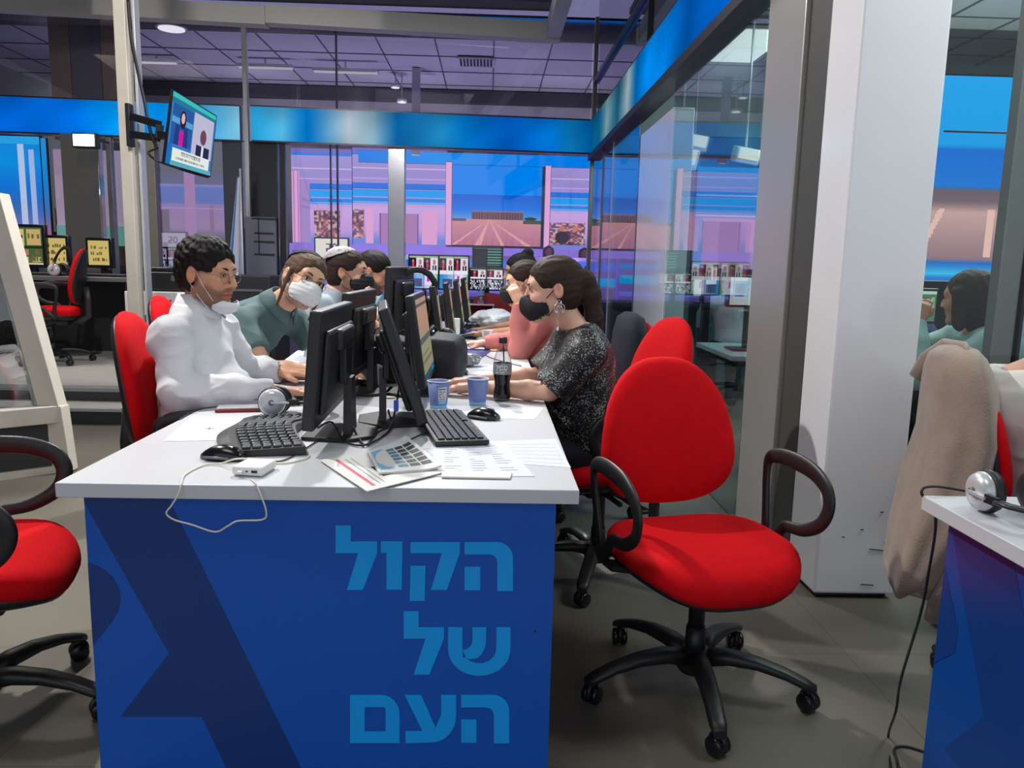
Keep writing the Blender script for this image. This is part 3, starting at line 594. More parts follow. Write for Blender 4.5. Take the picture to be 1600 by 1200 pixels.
def make_chair(label, group=None, seat_z=.50, top=.98, arms=True, dark=False):
    """faces -Y in its own frame; origin on the floor under the gas lift"""
    t = thing('office_chair', (0, 0, 0), label, 'chair', 0, group)
    rm = mat('maroon_upholstery', rgb(120, 20, 30), .85, bump=.2, bscale=900) if dark else RED
    # seat
    ol = superell(.245, .262, -.25, .24, 3.0)
    q = MB(); rings = []
    def sr(s, z, drop=True):
        r = []
        for x, y in ol:
            X, Y = x*s, y*s; dz = -.035*max(0, (-Y-.10)/.14)**2 - .0 + .012*(abs(X)/.24)**2
            r.append(V(X, Y, z+dz))
        return r
    for s, z in ((.98, -.035), (1, -.02), (1.0, -.004), (.985, .012), (.95, .026), (.85, .036), (.6, .036), (.3, .032), (.02, .031)): rings.append(sr(s, seat_z-.03+z))
    q.loft(rings, rm); q.build('seat', t)
    q = MB(); q.loft([sr(.80, seat_z-.105), sr(.93, seat_z-.085), sr(.985, seat_z-.060)], BLK); q.box((0, .03, seat_z-.125), (.20, .26, .05), BLK, bev=.012); q.build('seat_shell', t)
    # back
    zb, zt = seat_z+.04, top
    bend = lambda x, z: .235+.07*max((z-zb)/(zt-zb), 0)**1.5+.018*((z-zb)/(zt-zb)-.35)**2-.35*x*x
    out = superell(.262, .185, zb, zt, 2.5)
    cushion(out, .045, .012, bend, rm).build('backrest', t)
    out2 = superell(.254, .177, zb+.008, zt-.008, 2.5)
    cushion(out2, -.010, .034, bend, BLK).build('backrest_shell', t)
    q = MB(); q.tube([(0, .10, seat_z-.115), (0, .25, seat_z-.115), (0, .315, seat_z-.07), (0, .315, seat_z+.08), (0, .30, seat_z+.2)], .032, BLK, 10, sy=.012, up=(1, 0, 0)); q.build('back_bracket', t)
    # base
    q = MB(); q.cyl((0, 0, .10), (0, 0, .20), .032, BLK, 20, .028); q.cyl((0, 0, .19), (0, 0, seat_z-.10), .024, BLK, 20); q.lathe([(.045, .06), (.055, .075), (.05, .12), (.035, .135)], (0, 0, 0), BLK); q.build('gas_lift', t)
    q = MB(); q.bar((.09, .05, seat_z-.14), (.25, .05, seat_z-.15), .02, .01, BLK); q.box((.265, .05, seat_z-.155), (.05, .045, .016), BLK, bev=.005); q.bar((.09, -.03, seat_z-.13), (.24, -.03, seat_z-.135), .014, .014, BLK); q.build('lever', t)
    for i in range(5):
        a = -PI/2-.30+2*PI*i/5; d = V(math.cos(a), math.sin(a), 0); s_ = V(-d.y, d.x, 0)
        q = MB(); rings = []
        for k, (r, z, hw, hh) in enumerate(((.03, .105, .034, .026), (.10, .118, .030, .022), (.18, .115, .027, .018), (.26, .098, .025, .015), (.315, .078, .024, .014), (.345, .066, .017, .012))):
            c = d*r+V(0, 0, z); rings.append([c+s_*hw*math.cos(b)+V(0, 0, hh*math.copysign(abs(math.sin(b))**.6, math.sin(b))) for b in [2*PI*j/12 for j in range(12)]])
        q.loft(rings, BLK); L = q.build('base_leg', t)
        q = MB(); c = d*.325; ax = (s_*.8+d*.6*(1 if i % 2 else -1)).normalized()
        q.cyl(c+V(0, 0, .03), c+V(0, 0, .075), .009, BLK, 8)
        for sg in (-1, 1):
            q.lathe([(.004, 0), (.024, .002), (.027, .006), (.027, .016), (.022, .020), (.004, .021)], c+V(0, 0, .0275)+ax*(.004*sg), BLK2, 18, ax*sg)
        q.lathe([(.024, -.007), (.029, -.004), (.029, .004), (.024, .007)], c+V(0, 0, .036), BLK, 16, ax)
        q.build('caster', L)
    if arms:
        for sg in (-1, 1):
            q = MB(); path = []
            for y, z, ww in ((.10, -.055, .02), (.03, .0, .018), (-.0, .03, .018), (-.08, .045, .019), (-.15, .085, .021), (-.175, .14, .023), (-.155, .19, .025), (-.09, .222, .027), (.0, .232, .027), (.08, .228, .024), (.125, .21, .02), (.13, .165, .016), (.115, .08, .015), (.10, .0, .017)):
                path.append((sg*(.275+.02*(z+.05)/.28), y, seat_z+z-.01, ww))
            pp = []; K_ = len(path)
            for i_ in range(K_):
                a0, a1, a2, a3 = (Vector(path[(i_+d_) % K_]) for d_ in (-1, 0, 1, 2))
                for s_ in (0, .25, .5, .75): pp.append(.5*((2*a1)+(a2-a0)*s_+(2*a0-5*a1+4*a2-a3)*s_*s_+(3*a1-a0-3*a2+a3)*s_**3))
            q.tube([p.xyz for p in pp], [p.w for p in pp], BLK, 12, sy=.010, loop=True, up=(1, 0, 0))
            q.bar((sg*.14, .05, seat_z-.10), (sg*.275, .04, seat_z-.07), .06, .018, BLK)
            q.build('armrest', t)
    return t
ch = make_chair('empty red swivel chair in front, facing the camera, beside the blue desk end', seat_z=.465, top=.965)
ch.location = (.632, 2.184, 0); ch.rotation_euler.z = math.radians(14); ch.name = 'office_chair'
cm = make_chair('red swivel chair carrying the curly-haired man in the white shirt', seat_z=.50, top=1.05)
cm.location = (-.98, 2.86, 0); cm.rotation_euler.z = math.radians(97)
tall = cm
cw = copy_tree(tall); cw['label'] = 'red swivel chair under the woman in the sparkling dark top'; cw.location = (.46, 3.06, 0); cw.rotation_euler.z = math.radians(-72)
cl = copy_tree(ch); cl['label'] = 'red swivel chair cut by the left photo edge, beside the blue desk end'; cl.location = (-1.36, 2.02, 0); cl.rotation_euler.z = math.radians(106)
c3 = copy_tree(tall); c3['label'] = 'red swivel chair whose top shows behind the man in the green shirt'; c3.location = (-1.36, 4.05, 0); c3.rotation_euler.z = math.radians(95)
c4 = copy_tree(tall); c4['label'] = 'red swivel chair at the dark desk on the raised platform'; c4.location = (-4.02, 7.35, .24); c4.rotation_euler.z = math.radians(-75)
c5 = make_chair('maroon chair standing at the far end of the long white table', seat_z=.46, top=.95, dark=True); c5.location = (.04, 7.55, 0); c5.rotation_euler.z = math.radians(5)
c6 = make_chair('red swivel chair hidden under the beige coat, by the right-hand desk', seat_z=.45, top=.97); c6.location = (1.78, 2.34, 0); c6.rotation_euler.z = math.radians(77)
c7 = copy_tree(ch); c7['label'] = 'red swivel chair with a navy jacket on its back, beyond the sparkling top'; c7.location = (.50, 4.0, 0); c7.rotation_euler.z = math.radians(-80)
q = MB(); rings = []
for k, (z, wx, wy) in enumerate(((.50, .10, .23), (.62, .11, .24), (.8, .095, .235), (.92, .08, .215), (.985, .065, .18), (1.01, .03, .12))):
    rings.append([V(.73+wx*math.cos(a), 4.04+wy*math.sin(a), z) for a in [2*PI*j/24 for j in range(24)]])
q.loft(rings, mat('navy_cloth', rgb(26, 30, 46), .85, bump=.3, bscale=60)); tag(q.build('jacket'), 'dark navy jacket hung on the chair behind the woman in the sparkling top', 'jacket')

# ================================================================== THE BIG BLUE-ENDED TABLE
BLUE = mat('blue_laminate', rgb(10, 88, 192), .28, var=.03, vscale=2); BLUED = mat('navy_laminate', rgb(18, 58, 128), .28, var=.03, vscale=2)
BLUEL = mat('royal_laminate', rgb(10, 70, 150), .28, var=.03, vscale=2)
SKY = mat('sky_blue_vinyl', rgb(0, 168, 255), .35, var=.02)
PY = 1.742
def pz(zx, zy): p = atY(120+.4875*zx, 760+.4875*zy, PY); return (p.x, p.z)
t = thing('table', (-.368, 1.70, 0), 'long white-topped newsroom table with a blue end panel in the foreground', 'table')
def sub(q, name): o = q.build(name, t); o.data.transform(Matrix.Translation((.368, -1.70, 0))); return o
q = MB(); q.box((-.3675, 4.17, .7335), (1.155, 4.94, .033), WHT, bev=.002); sub(q, 'tabletop')
XL, XR = pz(28, 120)[0], atY(862, 1000, PY).x
q = MB(); q.extr([(XL, PY, .0), (XR, PY, .0), (XR, PY, .717), (XL, PY, .717)], (0, .03, 0), BLUE)
def flat(pts, m, y, th=.0006): q.extr([(x, y, z) for x, z in pts], (0, th, 0), m)
def cl_(pts):   # keep the pattern on the panel
    return [(min(max(x, XL), XR), min(max(z, .001), .716)) for x, z in pts]
P_ = [pz(10, 30), pz(290, 30), pz(720, 903), pz(760, 990), pz(530, 990), pz(480, 903), pz(400, 738), pz(140, 738), pz(295, 535), pz(20, 50)]
flat(cl_(P_), BLUED, PY-.0006)
D_ = [(XL, pz(0, 245)[1])]+[pz(x, y) for x, y in ((60, 252), (90, 268), (118, 295), (136, 330), (141, 360), (134, 395), (112, 435), (80, 475), (48, 507))]+[(XL, pz(0, 512)[1])]
flat(cl_(D_), BLUED, PY-.0012)
sub(q, 'front_panel')
q = MB()
def G(pts): q.extr([(x, PY-.002, z) for x, z in [pz(*p) for p in pts]], (0, .0012, 0), SKY)
# row 1 (right to left): he, qof, vav, lamed
def arc(cx, cy, rx, ry, a0, a1, n=7): return [(cx+rx*math.cos(math.radians(a0+(a1-a0)*i/n)), cy-ry*math.sin(math.radians(a0+(a1-a0)*i/n))) for i in range(n+1)]
def he(x0, x1, y0, y1, lw, tx0):
    G([(tx0, y0)]+[(x1-60, y0)]+arc(x1-52, y0+52, 52, 52, 88, 0)+[(x1, y1), (x1-lw, y1)]+[(x1-lw, y0+66)]+arc(x1-lw-25, y0+62, 24, 22, 0, 90, 4)+[(tx0, y0+40)])
    G([(tx0, y0+79), (tx0+lw, y0+79), (tx0+lw, y1-2), (tx0, y1-2)])
he(1240, 1398, 177, 334, 50, 1243)
G([(1070, 177), (1228, 177), (1228, 213), (1186, 331), (1135, 331), (1170, 213), (1070, 213)]); G([(1070, 253), (1118, 253), (1115, 366), (1067, 366)])
G([(975, 175), (1044, 175), (1042, 330), (993, 330), (993, 212), (975, 212)])
G([(830, 124), (879, 124), (879, 175), (963, 175), (963, 213), (917, 331), (866, 331), (902, 213), (830, 213)])
# row 2: shin, lamed
G([(1048, 399), (1096, 399), (1096, 450), (1177, 450), (1177, 487), (1130, 602), (1080, 602), (1118, 487), (1048, 487)])
G([(1190, 450), (1236, 450), (1236, 520)]+[(1238, 548)]+arc(1290, 520, 54, 46, 215, 350, 6)+[(1345, 505), (1345, 450), (1390, 450), (1390, 520)]+arc(1290, 522, 100, 84, 0, -180, 14)[1:-1]+[(1190, 520)])
G([(1268, 450), (1312, 450), (1312, 490)]+arc(1268, 490, 44, 62, 0, -80, 6)+[(1250, 553), (1236, 522)]+arc(1240, 492, 28, 30, -80, 0, 4)+[(1268, 490)])
# row 3: he, ayin, final mem
he(1232, 1386, 667, 822, 49, 1232)
G([(1051, 667), (1104, 667), (1150, 772), (1168, 730), (1168, 667), (1216, 667), (1216, 735)]+arc(1130, 735, 86, 86, 0, -75, 7)+[(1054, 822), (1054, 783), (1108, 783)])
o_ = [(876, 667), (975, 667)]+arc(975, 728, 60, 61, 90, 0)+[(1035, 821), (876, 821)]
for seg_ in ([(876, 667), (975, 667)]+arc(975, 728, 60, 61, 85, 45, 4)+[(985, 706), (876, 706)], [(985, 706)]+arc(975, 728, 60, 61, 45, 0, 4)+[(1035, 784), (990, 784), (990, 712)], [(876, 784), (1035, 784), (1035, 821), (876, 821)], [(876, 706), (923, 706), (923, 784), (876, 784)]): G(seg_)
sub(q, 'lettering')
q = MB(); q.box((-.368, 4.15, .40), (.02, 4.7, .60), mat('grey_modesty_panel', rgb(120, 122, 128), .5)); sub(q, 'centre_panel')
for y in (3.3, 4.9, 6.55):
    for x in (-.88, .14):
        q = MB(); q.box((x, y, .358), (.05, .05, .716), GREY, bev=.004); sub(q, 'leg')
# hole in the panel
q = MB(); a_ = pz(1469, 464); q.cyl((a_[0], PY-.0015, a_[1]), (a_[0], PY+.001, a_[1]), .003, BLK, 10); sub(q, 'screw_hole')

# second table at right
t = thing('table', (1.0, 1.69, 0), 'white-topped table with a blue star panel, cut by the right photo edge', 'table')
TX = .985
q = MB(); q.box((.75, -.75, .7335), (1.52, 1.52, .033), WHT, bev=.002); q.build('tabletop', t)
q = MB(); XP = 1.035-1.0
def py_(x, y): p = atX(x, y, 1.035); return (p.y-1.69, p.z)
q.extr([(XP, -.03, 0), (XP, -1.45, 0), (XP, -1.45, .716), (XP, -.03, .716)], (.03, 0, 0), BLUEL)
def cl2(pts): return [(XP-.0007, min(y, -.031), min(max(z, .001), .715)) for y, z in pts]
q.extr(cl2([py_(1487, 830), py_(1585, 880), py_(1600, 960), (-.75, .001), (-.28, .001), py_(1500, 1200), py_(1475, 1170), py_(1538, 1120)]), (.0007, 0, 0), BLUED)
q.extr(cl2([(-.031, .60), py_(1488, 940), py_(1497, 985), py_(1492, 1020), py_(1462, 1035), (-.031, .36)]), (.0004, 0, 0), BLUED)
q.build('side_panel', t)
q = MB(); q.box((.3, -.05, .36), (.5, .02, .70), BLUEL); q.build('end_panel', t)
q = MB(); q.box((1.4, -.7, .358), (.05, .05, .716), GREY); q.build('leg', t)

# ================================================================== MONITORS ON THE TABLE
def make_monitor(label, loc, rz, tilt=8, w_=.51, h_=.325, zc=.25, fn=None, group=None, glossy=False):
    """screen faces -Y in its own frame, origin on the table under the stand"""
    t = thing('monitor', loc, label, 'monitor', rz, group)
    R = Euler((math.radians(-tilt), 0, 0)).to_matrix().to_4x4(); Mx = Matrix.Translation((0, -.045, zc)) @ R
    q = MB(); q.box((0, 0, 0), (w_, .032, h_), BLK, bev=.006); q.box((0, .022, -.01), (w_*.8, .022, h_*.72), BLK, bev=.01); q.box((0, .036, .07), (w_*.42, .03, .06), BLK, bev=.01)
    for k in range(9): q.box((-.05+k*.0125, .0345, -.02), (.003, .002, .07), BLK2)
    o = q.build('housing', t); o.data.transform(Mx)
    sf = fn or (lambda u, v: canvas(u, (24, 26, 34)))
    if fn: p = picture('screen', (-w_/2+.018, -.0172, -h_/2+.022), (w_/2-.018, -.0172, -h_/2+.022), (w_/2-.018, -.0172, h_/2-.018), (-w_/2+.018, -.0172, h_/2-.018), 70, 50, fn, .8, t)
    else:
        q = MB(); q.box((0, -.0165, .002), (w_-.036, .002, h_-.04), mat('dark_screen_glass', rgb(14, 16, 24), .12)); p = q.build('screen', t)
    p.data.transform(Mx)
    q = MB(); q.extr([(-.055, .0, .012), (.055, .0, .012), (.032, .0, .17), (-.032, .0, .17)], (0, .022, 0), BLK); q.box((0, .0, zc-.01), (.10, .022, .10), BLK, bev=.004); q.build('stand_neck', t)
    q = MB(); q.extr([(-.09, -.11, .0), (.09, -.11, .0), (.115, .02, .0), (.06, .085, .0), (-.06, .085, .0), (-.115, .02, .0)], (0, 0, .012), BLK); q.build('stand_base', t, bevel=.003)
    return t
R_ = math.radians
def page_fn(u, v):
    a = grad(v, [(0, (150, 150, 120)), (.4, (160, 158, 130)), (.7, (196, 150, 130)), (1, (190, 160, 140))]); rect(a, u, v, 0, .9, 1, .95, (110, 100, 110)); rect(a, u, v, 0, .45, 1, .53, (105, 108, 110)); rect(a, u, v, 0, 0, 1, .08, (60, 90, 120)); rect(a, u, v, .05, .2, .95, .24, (120, 120, 100)); rect(a, u, v, .05, .3, .7, .33, (120, 120, 100)); rect(a, u, v, .72, 0, .86, .06, (0, 150, 220)); return a
def text_fn(u, v):
    a = canvas(u, (225, 228, 232)); rect(a, u, v, 0, .9, 1, 1, (70, 100, 160)); k = ((v*24).astype(int) % 2 == 0) & (v < .85) & (u > .1) & (u < .85); a[k] = (120, 125, 135); return a
m1 = make_monitor('black monitor seen from behind, nearest the camera, facing the white-shirted man', (-.405, 2.235, .75), R_(-89), 5, .50, .31, .215, fn=text_fn)
m2 = make_monitor('black monitor leaning back, second from the table end, beside the black keyboard', (-.315, 2.43, .75), R_(98), 19, .46, .35, .20)
m3 = make_monitor('black monitor behind the nearest one, facing the man in green', (-.45, 2.98, .75), R_(-92), 5, .5, .32, .225, fn=text_fn)
m4 = make_monitor('black monitor with a brownish page on screen, facing the woman in the sparkling top', (-.30, 2.98, .75), R_(90), 8, .46, .33, .215, fn=page_fn)
m5 = make_monitor('tall black monitor with headphones hung over it, in the middle of the table', (-.385, 3.78, .75), R_(-96), 3, .5, .34, .30, fn=text_fn)
grp = 'black monitors far along the table'
for i, (x, y, rz, zc, lab) in enumerate(((-.31, 4.05, 93, .30, 'black monitor edge-on just beyond the hanging headphones'), (-.28, 4.72, 92, .27, 'black monitor edge-on, the middle one of the far row on the table'), (-.25, 5.4, 91, .33, 'black monitor edge-on, tallest of the far row on the table'), (-.22, 6.05, 90, .25, 'black monitor edge-on, last of the far row on the table'), (-.50, 4.75, -92, .25, 'black monitor facing the bearded man, far along the table'))):
    o = copy_tree(m4 if rz > 0 else m3); o['label'] = lab; o['group'] = grp; o.location = (x, y, .75); o.rotation_euler.z = R_(rz)

# cables between monitors
def cable(name, pts, r, m, label, cat='cable', n=6):
    P = [Vector(p) for p in pts]; out = []
    for i in range(len(P)-1):
        p0, p1, p2, p3 = P[max(i-1, 0)], P[i], P[i+1], P[min(i+2, len(P)-1)]
        for k in range(8):
            s_ = k/8; out.append(.5*((2*p1)+(-p0+p2)*s_+(2*p0-5*p1+4*p2-p3)*s_*s_+(-p0+3*p1-3*p2+p3)*s_**3))
    out.append(P[-1]); q = MB(); q.tube(out, r, m, n); o = q.build(name)
    if label: tag(o, label, cat)
    return o
CB = mat('black_cable', rgb(28, 28, 30), .5); CWH = mat('white_cable', rgb(222, 218, 205), .5)
T = .753
cable('cable', [atZ(497, 668, .84), (-.43, 2.16, .80), atZ(540, 690, .757), atZ(575, 694, .757), atZ(610, 670, .757), (-.30, 2.36, .80)], .003, CB, 'black cable bundle curling between the two nearest monitor stands')
cable('cable', [(-.27, 2.40, .87), atZ(612, 660, .80), atZ(590, 676, .757), atZ(572, 695, .757), atZ(560, 684, .757), atZ(552, 668, .78)], .0032, CB, 'black cable with a blue plug dropping from the leaning monitor')
q = MB(); q.box(atZ(619, 634, .868), (.012, .014, .03), mat('blue_plug', rgb(30, 60, 170), .4), bev=.002); tag(q.build('video_plug'), 'small blue video plug behind the leaning monitor', 'plug')
cable('cable', [atZ(600, 703, .756), atZ(630, 692, .757), atZ(660, 678, .757), atZ(690, 668, .757)], .0025, CB, 'thin black cable across the foot of the leaning monitor')
cable('cable', [atZ(497, 688, T), atZ(470, 705, T), atZ(440, 720, T), atZ(405, 720, T), atZ(378, 716, T)], .002, CB, 'thin black mouse cable to the mouse on the left')
cable('charging_cable', [atZ(452, 703, .757), atZ(480, 708, T), atZ(478, 716, T), atZ(440, 724, T), atZ(405, 718, T), atZ(370, 717, .770), atZ(345, 724, .756), atZ(318, 727, T), atZ(290, 741, T), atZ(283, 755, T), atY(280, 770, 1.688), atY(268, 790, 1.688), atY(260, 802, 1.69), atY(272, 812, 1.69), atY(300, 820, 1.69), atY(336, 831, 1.70), atY(356, 822, 1.69), atY(372, 814, 1.69), atY(410, 812, 1.69), atY(416, 800, 1.688), atY(408, 775, 1.688), atZ(400, 757, T), atZ(392, 750, .760)], .0021, CWH, 'white charging cable looping over the front edge of the blue-ended table', 'cable')
cable('cable', [atZ(408, 622, .79), atZ(385, 628, T), atZ(350, 634, T), atZ(310, 640, T), atZ(280, 655, T)], .0018, CB, 'thin dark headphone cable running to the left table edge')
cable('cable', [atZ(545, 630, T), atZ(560, 617, T), atZ(585, 614, T), atZ(612, 612, T)], .0022, CB, 'black cable lying on the table between the monitors')
cable('cable', [atZ(560, 605, .765), atZ(590, 585, T), atZ(610, 560, T), atZ(650, 545, T)], .0022, CB, 'black cable further along the middle of the table')
cable('cable', [atZ(724, 535, T), atZ(745, 548, T), atZ(765, 558, T), atZ(790, 566, T), atZ(815, 572, T)], .0022, CB, 'black cable running behind the cola bottle')

# ================================================================== SMALL THINGS ON THE TABLE
def keyboard_flat():
    t = thing('keyboard', tuple(V(-.112, 2.32, .75)), 'flat black keyboard beside the leaning monitor', 'keyboard', R_(102))
    q = MB(); q.extr([(-.225, -.075, .004), (.225, -.075, .004), (.225, .075, .004), (-.225, .075, .004)], (0, 0, .014), BLK); q.build('base', t, bevel=.003)
    km = mat('key_caps', rgb(36, 38, 48), .35); K = MB()
    for r in range(6):
        n = 20 if r < 5 else 14
        for k in range(n):
            if r == 5 and k in (4, 5, 6, 7): continue
            x = -.212+k*(.424/n); wd = .424/n-.003
            K.box((x+wd/2+.001, .055-r*.0215, .0205), (wd, .0175, .006), km, bev=.0012, seg=1)
    K.box((-.04, .055-5*.0215, .0205), (.10, .0175, .006), km, bev=.0012, seg=1)
    K.build('keys', t); return t
keyboard_flat()
def keyboard_curved():
    t = thing('keyboard', (-.615, 2.19, .75), 'black wave-shaped keyboard with grey keys in front of the headphones', 'keyboard', R_(-80))
    q = MB(); dk = mat('dark_rubber', rgb(36, 37, 40), .45); km = mat('grey_keys', rgb(70, 74, 80), .35)
    def yy(x): return .020*math.cos(x/.235*PI*1.0)*-1
    def zz(x): return .012+.008*math.cos(x/.235*PI*1.4)
    rings = []
    for i in range(25):
        x = -.235+.47*i/24; y = yy(x); z = zz(x)
        rings.append([V(x, y-.115, .003), V(x, y-.115, .008), V(x, y-.085, z+.006), V(x, y+.085, z+.014), V(x, y+.095, z+.010), V(x, y+.095, .003)])
    q.loft(rings, dk, smooth=False); q.build('base', t)
    K = MB()
    for r in range(6):
        n = 19
        for k in range(n):
            x = -.218+.436*(k+.5)/n; y = yy(x)+.075-r*.0255; z = zz(x)+.016-r*.001
            K.box((x, y, z+.001), (.0185, .0205, .008), km, Euler((0, 0, -.09*math.sin(x/.235*PI))), bev=.002, seg=1)
    K.build('keys', t); return t
keyboard_curved()
def mouse(label, loc, rz, m=BLK2, m2=GREY, s=1.):
    t = thing('computer_mouse', loc, label, 'mouse', rz); q = MB(); rings = []
    for k in range(11):
        u = k/10; y = -.055+.11*u; hw = .03*(math.sin(PI*(u*.86+.09)))**.5; hz = .036*(math.sin(PI*(u*.8+.12)))**.8
        rings.append([V(hw*math.cos(a)*(1 if math.sin(a) > 0 else .96), y, max(.002, .002+hz*max(math.sin(a), 0)**.8)) for a in [2*PI*j/20 for j in range(20)]])
    q.loft(rings, m); o = q.build('body', t); o.scale = (s, s, s)
    q = MB(); q.cyl((-.004, -.032, .026), (.004, -.032, .026), .009, BLK, 12); q.build('scroll_wheel', o)
    q = MB(); q.tube([(-.029, -.03, .009), (-.031, 0, .010), (-.028, .035, .009)], .004, m2, 6); q.tube([(.029, -.03, .009), (.031, 0, .010), (.028, .035, .009)], .004, m2, 6); q.build('side_grip', t)
    return t
mouse('glossy black mouse with grey flank at the left front of the table', (-.655, 1.93, .75), R_(80))
mouse('black mouse with a round sticker beside the two paper cups', (-.012, 2.50, .75), R_(60))
mouse('black mouse beside the papers beyond the cola bottle', tuple(atZ(770, 541, .75)), R_(70))
mouse('black mouse next to the woman\'s hand, behind the blue cups', tuple(atZ(712, 585, .75)), R_(80))
mouse('black mouse behind the nearest monitor, by the crumpled tissue', tuple(atZ(555, 607, .75)), R_(95), s=1.0)
# sweets wrapper on the mouse
q = MB(); 
for k, (dx, dy, c) in enumerate(((0, 0, (200, 80, 90)), (.012, .006, (225, 215, 205)), (-.012, .004, (150, 120, 90)), (.004, -.008, (190, 60, 80)))):
    q.lathe([(.001, 0), (.010, .003), (.013, .008), (.008, .013), (.001, .014)], (dx, dy, 0), mat('sweet_wrap_%d' % k, rgb(*c), .4), 9)
tag(q.build('sweets', loc=atZ(757, 643, .75)), 'small pile of wrapped sweets behind the black mouse', 'sweets')
# power bank
t = thing('power_bank', tuple(atZ(388, 744, .75)), 'white power bank with a cable plugged in at the front table edge', 'power bank', R_(-8))
q = MB(); q.box((0, .035, .0125), (.075, .085, .023), WHTP, bev=.008, seg=3); q.build('body', t)
q = MB(); q.box((.018, -.0076, .013), (.014, .002, .006), BLK); q.box((.0, -.0076, .013), (.006, .002, .003), BLK); q.box((-.014, -.012, .012), (.012, .012, .006), WHTP, bev=.001); q.build('ports', t)
# phone with red case
t = thing('mobile_phone', tuple(atZ(378, 641, .75)), 'mobile phone in a dark red case behind the wave keyboard', 'phone', R_(-78))
q = MB(); q.box((0, 0, .006), (.078, .16, .012), mat('dark_red_case', rgb(130, 40, 48), .5), bev=.004); q.build('case', t)
q = MB(); q.box((0, 0, .0125), (.07, .15, .002), mat('phone_glass', rgb(180, 178, 184), .15)); q.build('screen', t)
# headphones lying on the table
def headphones(label, loc, rz, rx=0, parent=None, s=1., cup=None):
    t = thing('headphones', loc, label, 'headphones', rz); t.rotation_euler = (rx, 0, rz); t.scale = (s, s, s)
    wm = cup or mat('white_gloss_cup', rgb(205, 208, 215), .25, .15)
    for sg in (-1, 1):
        q = MB(); q.lathe([(.002, .024), (.02, .024), (.036, .018), (.042, .006), (.042, 0), (.038, -.002)], (sg*.06, 0, 0), wm, 28, (sg, 0, 0)); q.lathe([(.002, .030), (.008, .030), (.009, .024)], (sg*.06, 0, 0), GREY, 14, (sg, 0, 0)); ec = q.build('ear_cup', t)
        q = MB(); q.lathe([(.044, 0), (.047, -.010), (.042, -.022), (.028, -.024), (.018, -.018), (.002, -.010)], (sg*.06, 0, 0), mat('black_leatherette', rgb(26, 26, 30), .5, bump=.3, bscale=120), 28, (sg, 0, 0)); q.build('ear_pad', ec)
        q = MB(); q.bar((sg*.088, 0, -.0), (sg*.088, 0, .055), .016, .006, SILV); q.bar((sg*.088, 0, .05), (sg*.083, 0, .085), .018, .008, BLK); q.build('slider', ec)
    q = MB(); q.tube([(-.083, 0, .08), (-.076, 0, .11), (-.055, 0, .14), (-.025, 0, .157), (.0, 0, .16), (.025, 0, .157), (.055, 0, .14), (.076, 0, .11), (.083, 0, .08)], .014, BLK, 10, sy=.006, up=(0, 1, 0)); q.build('headband', t)
    return t
hp = headphones('white-cupped headphones lying beside the red phone, in front of the typing man', tuple(atZ(430, 626, .797)), R_(90), 0)
hp.rotation_euler = (Matrix.Rotation(R_(0), 3, 'Z') @ Matrix((V(.12, -1, .1).normalized(), V(0, -.1, -1).normalized(), V(1, .12, .0).normalized())).transposed()).to_euler()
h2 = headphones('black headphones hung over the tall monitor in the middle of the table', (-.35, 3.86, 1.03), 0, cup=BLK); h2.rotation_euler = (R_(0), 0, R_(12)); h2.scale = (1.1,)*3
# paper cups
def cup(label, loc, rz=0., s=1., logo=True, wall=None):
    t = thing('paper_cup', loc, label, 'paper cup', rz); t.scale = (s,)*3
    wm = wall or mat('periwinkle_paper', rgb(112, 130, 190), .55)
    q = MB(); q.lathe([(.001, .004), (.027, .003), (.028, 0), (.0285, .002), (.0385, .093), (.0365, .093), (.027, .008), (.001, .007)], (0, 0, 0), wm, 32, caps=False); q.build('wall', t)
    q = MB(); q.tube([(.0385*math.cos(a), .0385*math.sin(a), .0935) for a in [2*PI*j/32 for j in range(32)]], .0018, WHTP, 6, loop=True); q.build('rim', t)
    q = MB()
    def wrap(a0, a1, z0, z1, m, e=.0004, n=6):
        for i in range(n):
            b0, b1 = R_(a0+(a1-a0)*i/n), R_(a0+(a1-a0)*(i+1)/n)
            rr = lambda z: .0285+.01*(z/.093)+e
            q.poly([(rr(z0)*math.cos(b0), rr(z0)*math.sin(b0), z0), (rr(z0)*math.cos(b1), rr(z0)*math.sin(b1), z0), (rr(z1)*math.cos(b1), rr(z1)*math.sin(b1), z1), (rr(z1)*math.cos(b0), rr(z1)*math.sin(b0), z1)], m)
    lb = mat('pale_blue_print', rgb(130, 195, 232), .5); ink = mat('dark_print', rgb(60, 66, 84), .5); wh = mat('white_print', rgb(232, 232, 232), .5)
    if wall is None:
        wrap(-180, 180, .002, .012, lb, .0003, 24)
        wrap(-88, -36, .030, .075, wh); wrap(-84, -40, .067, .071, ink, .0007)
        for s0, s1, z0, z1 in ((-82, -66, .059, .062), (-69, -66, .052, .062), (-82, -66, .050, .053), (-82, -79, .041, .052), (-82, -66, .040, .043), (-60, -44, .059, .062), (-60, -57, .040, .062), (-47, -44, .040, .062), (-60, -44, .040, .043)): wrap(s0, s1, z0, z1, ink, .0007, 2)
        wrap(-84, -40, .033, .036, ink, .0007); wrap(-88, -36, .018, .028, lb)
        q.build('print', t)
    return t
cup('light blue paper cup with a 20 logo, left of the pair by the keyboard', tuple(atZ(685, 637, .75)), 0)
c_ = cup('light blue paper cup without a visible logo, right of the pair beside the cola bottle', tuple(atZ(746, 632, .75)), R_(150))
cup('plain white paper cup beyond the cola bottle near the plastic bag', tuple(atZ(761, 537, .75)), 0, .9, False, WHTP)
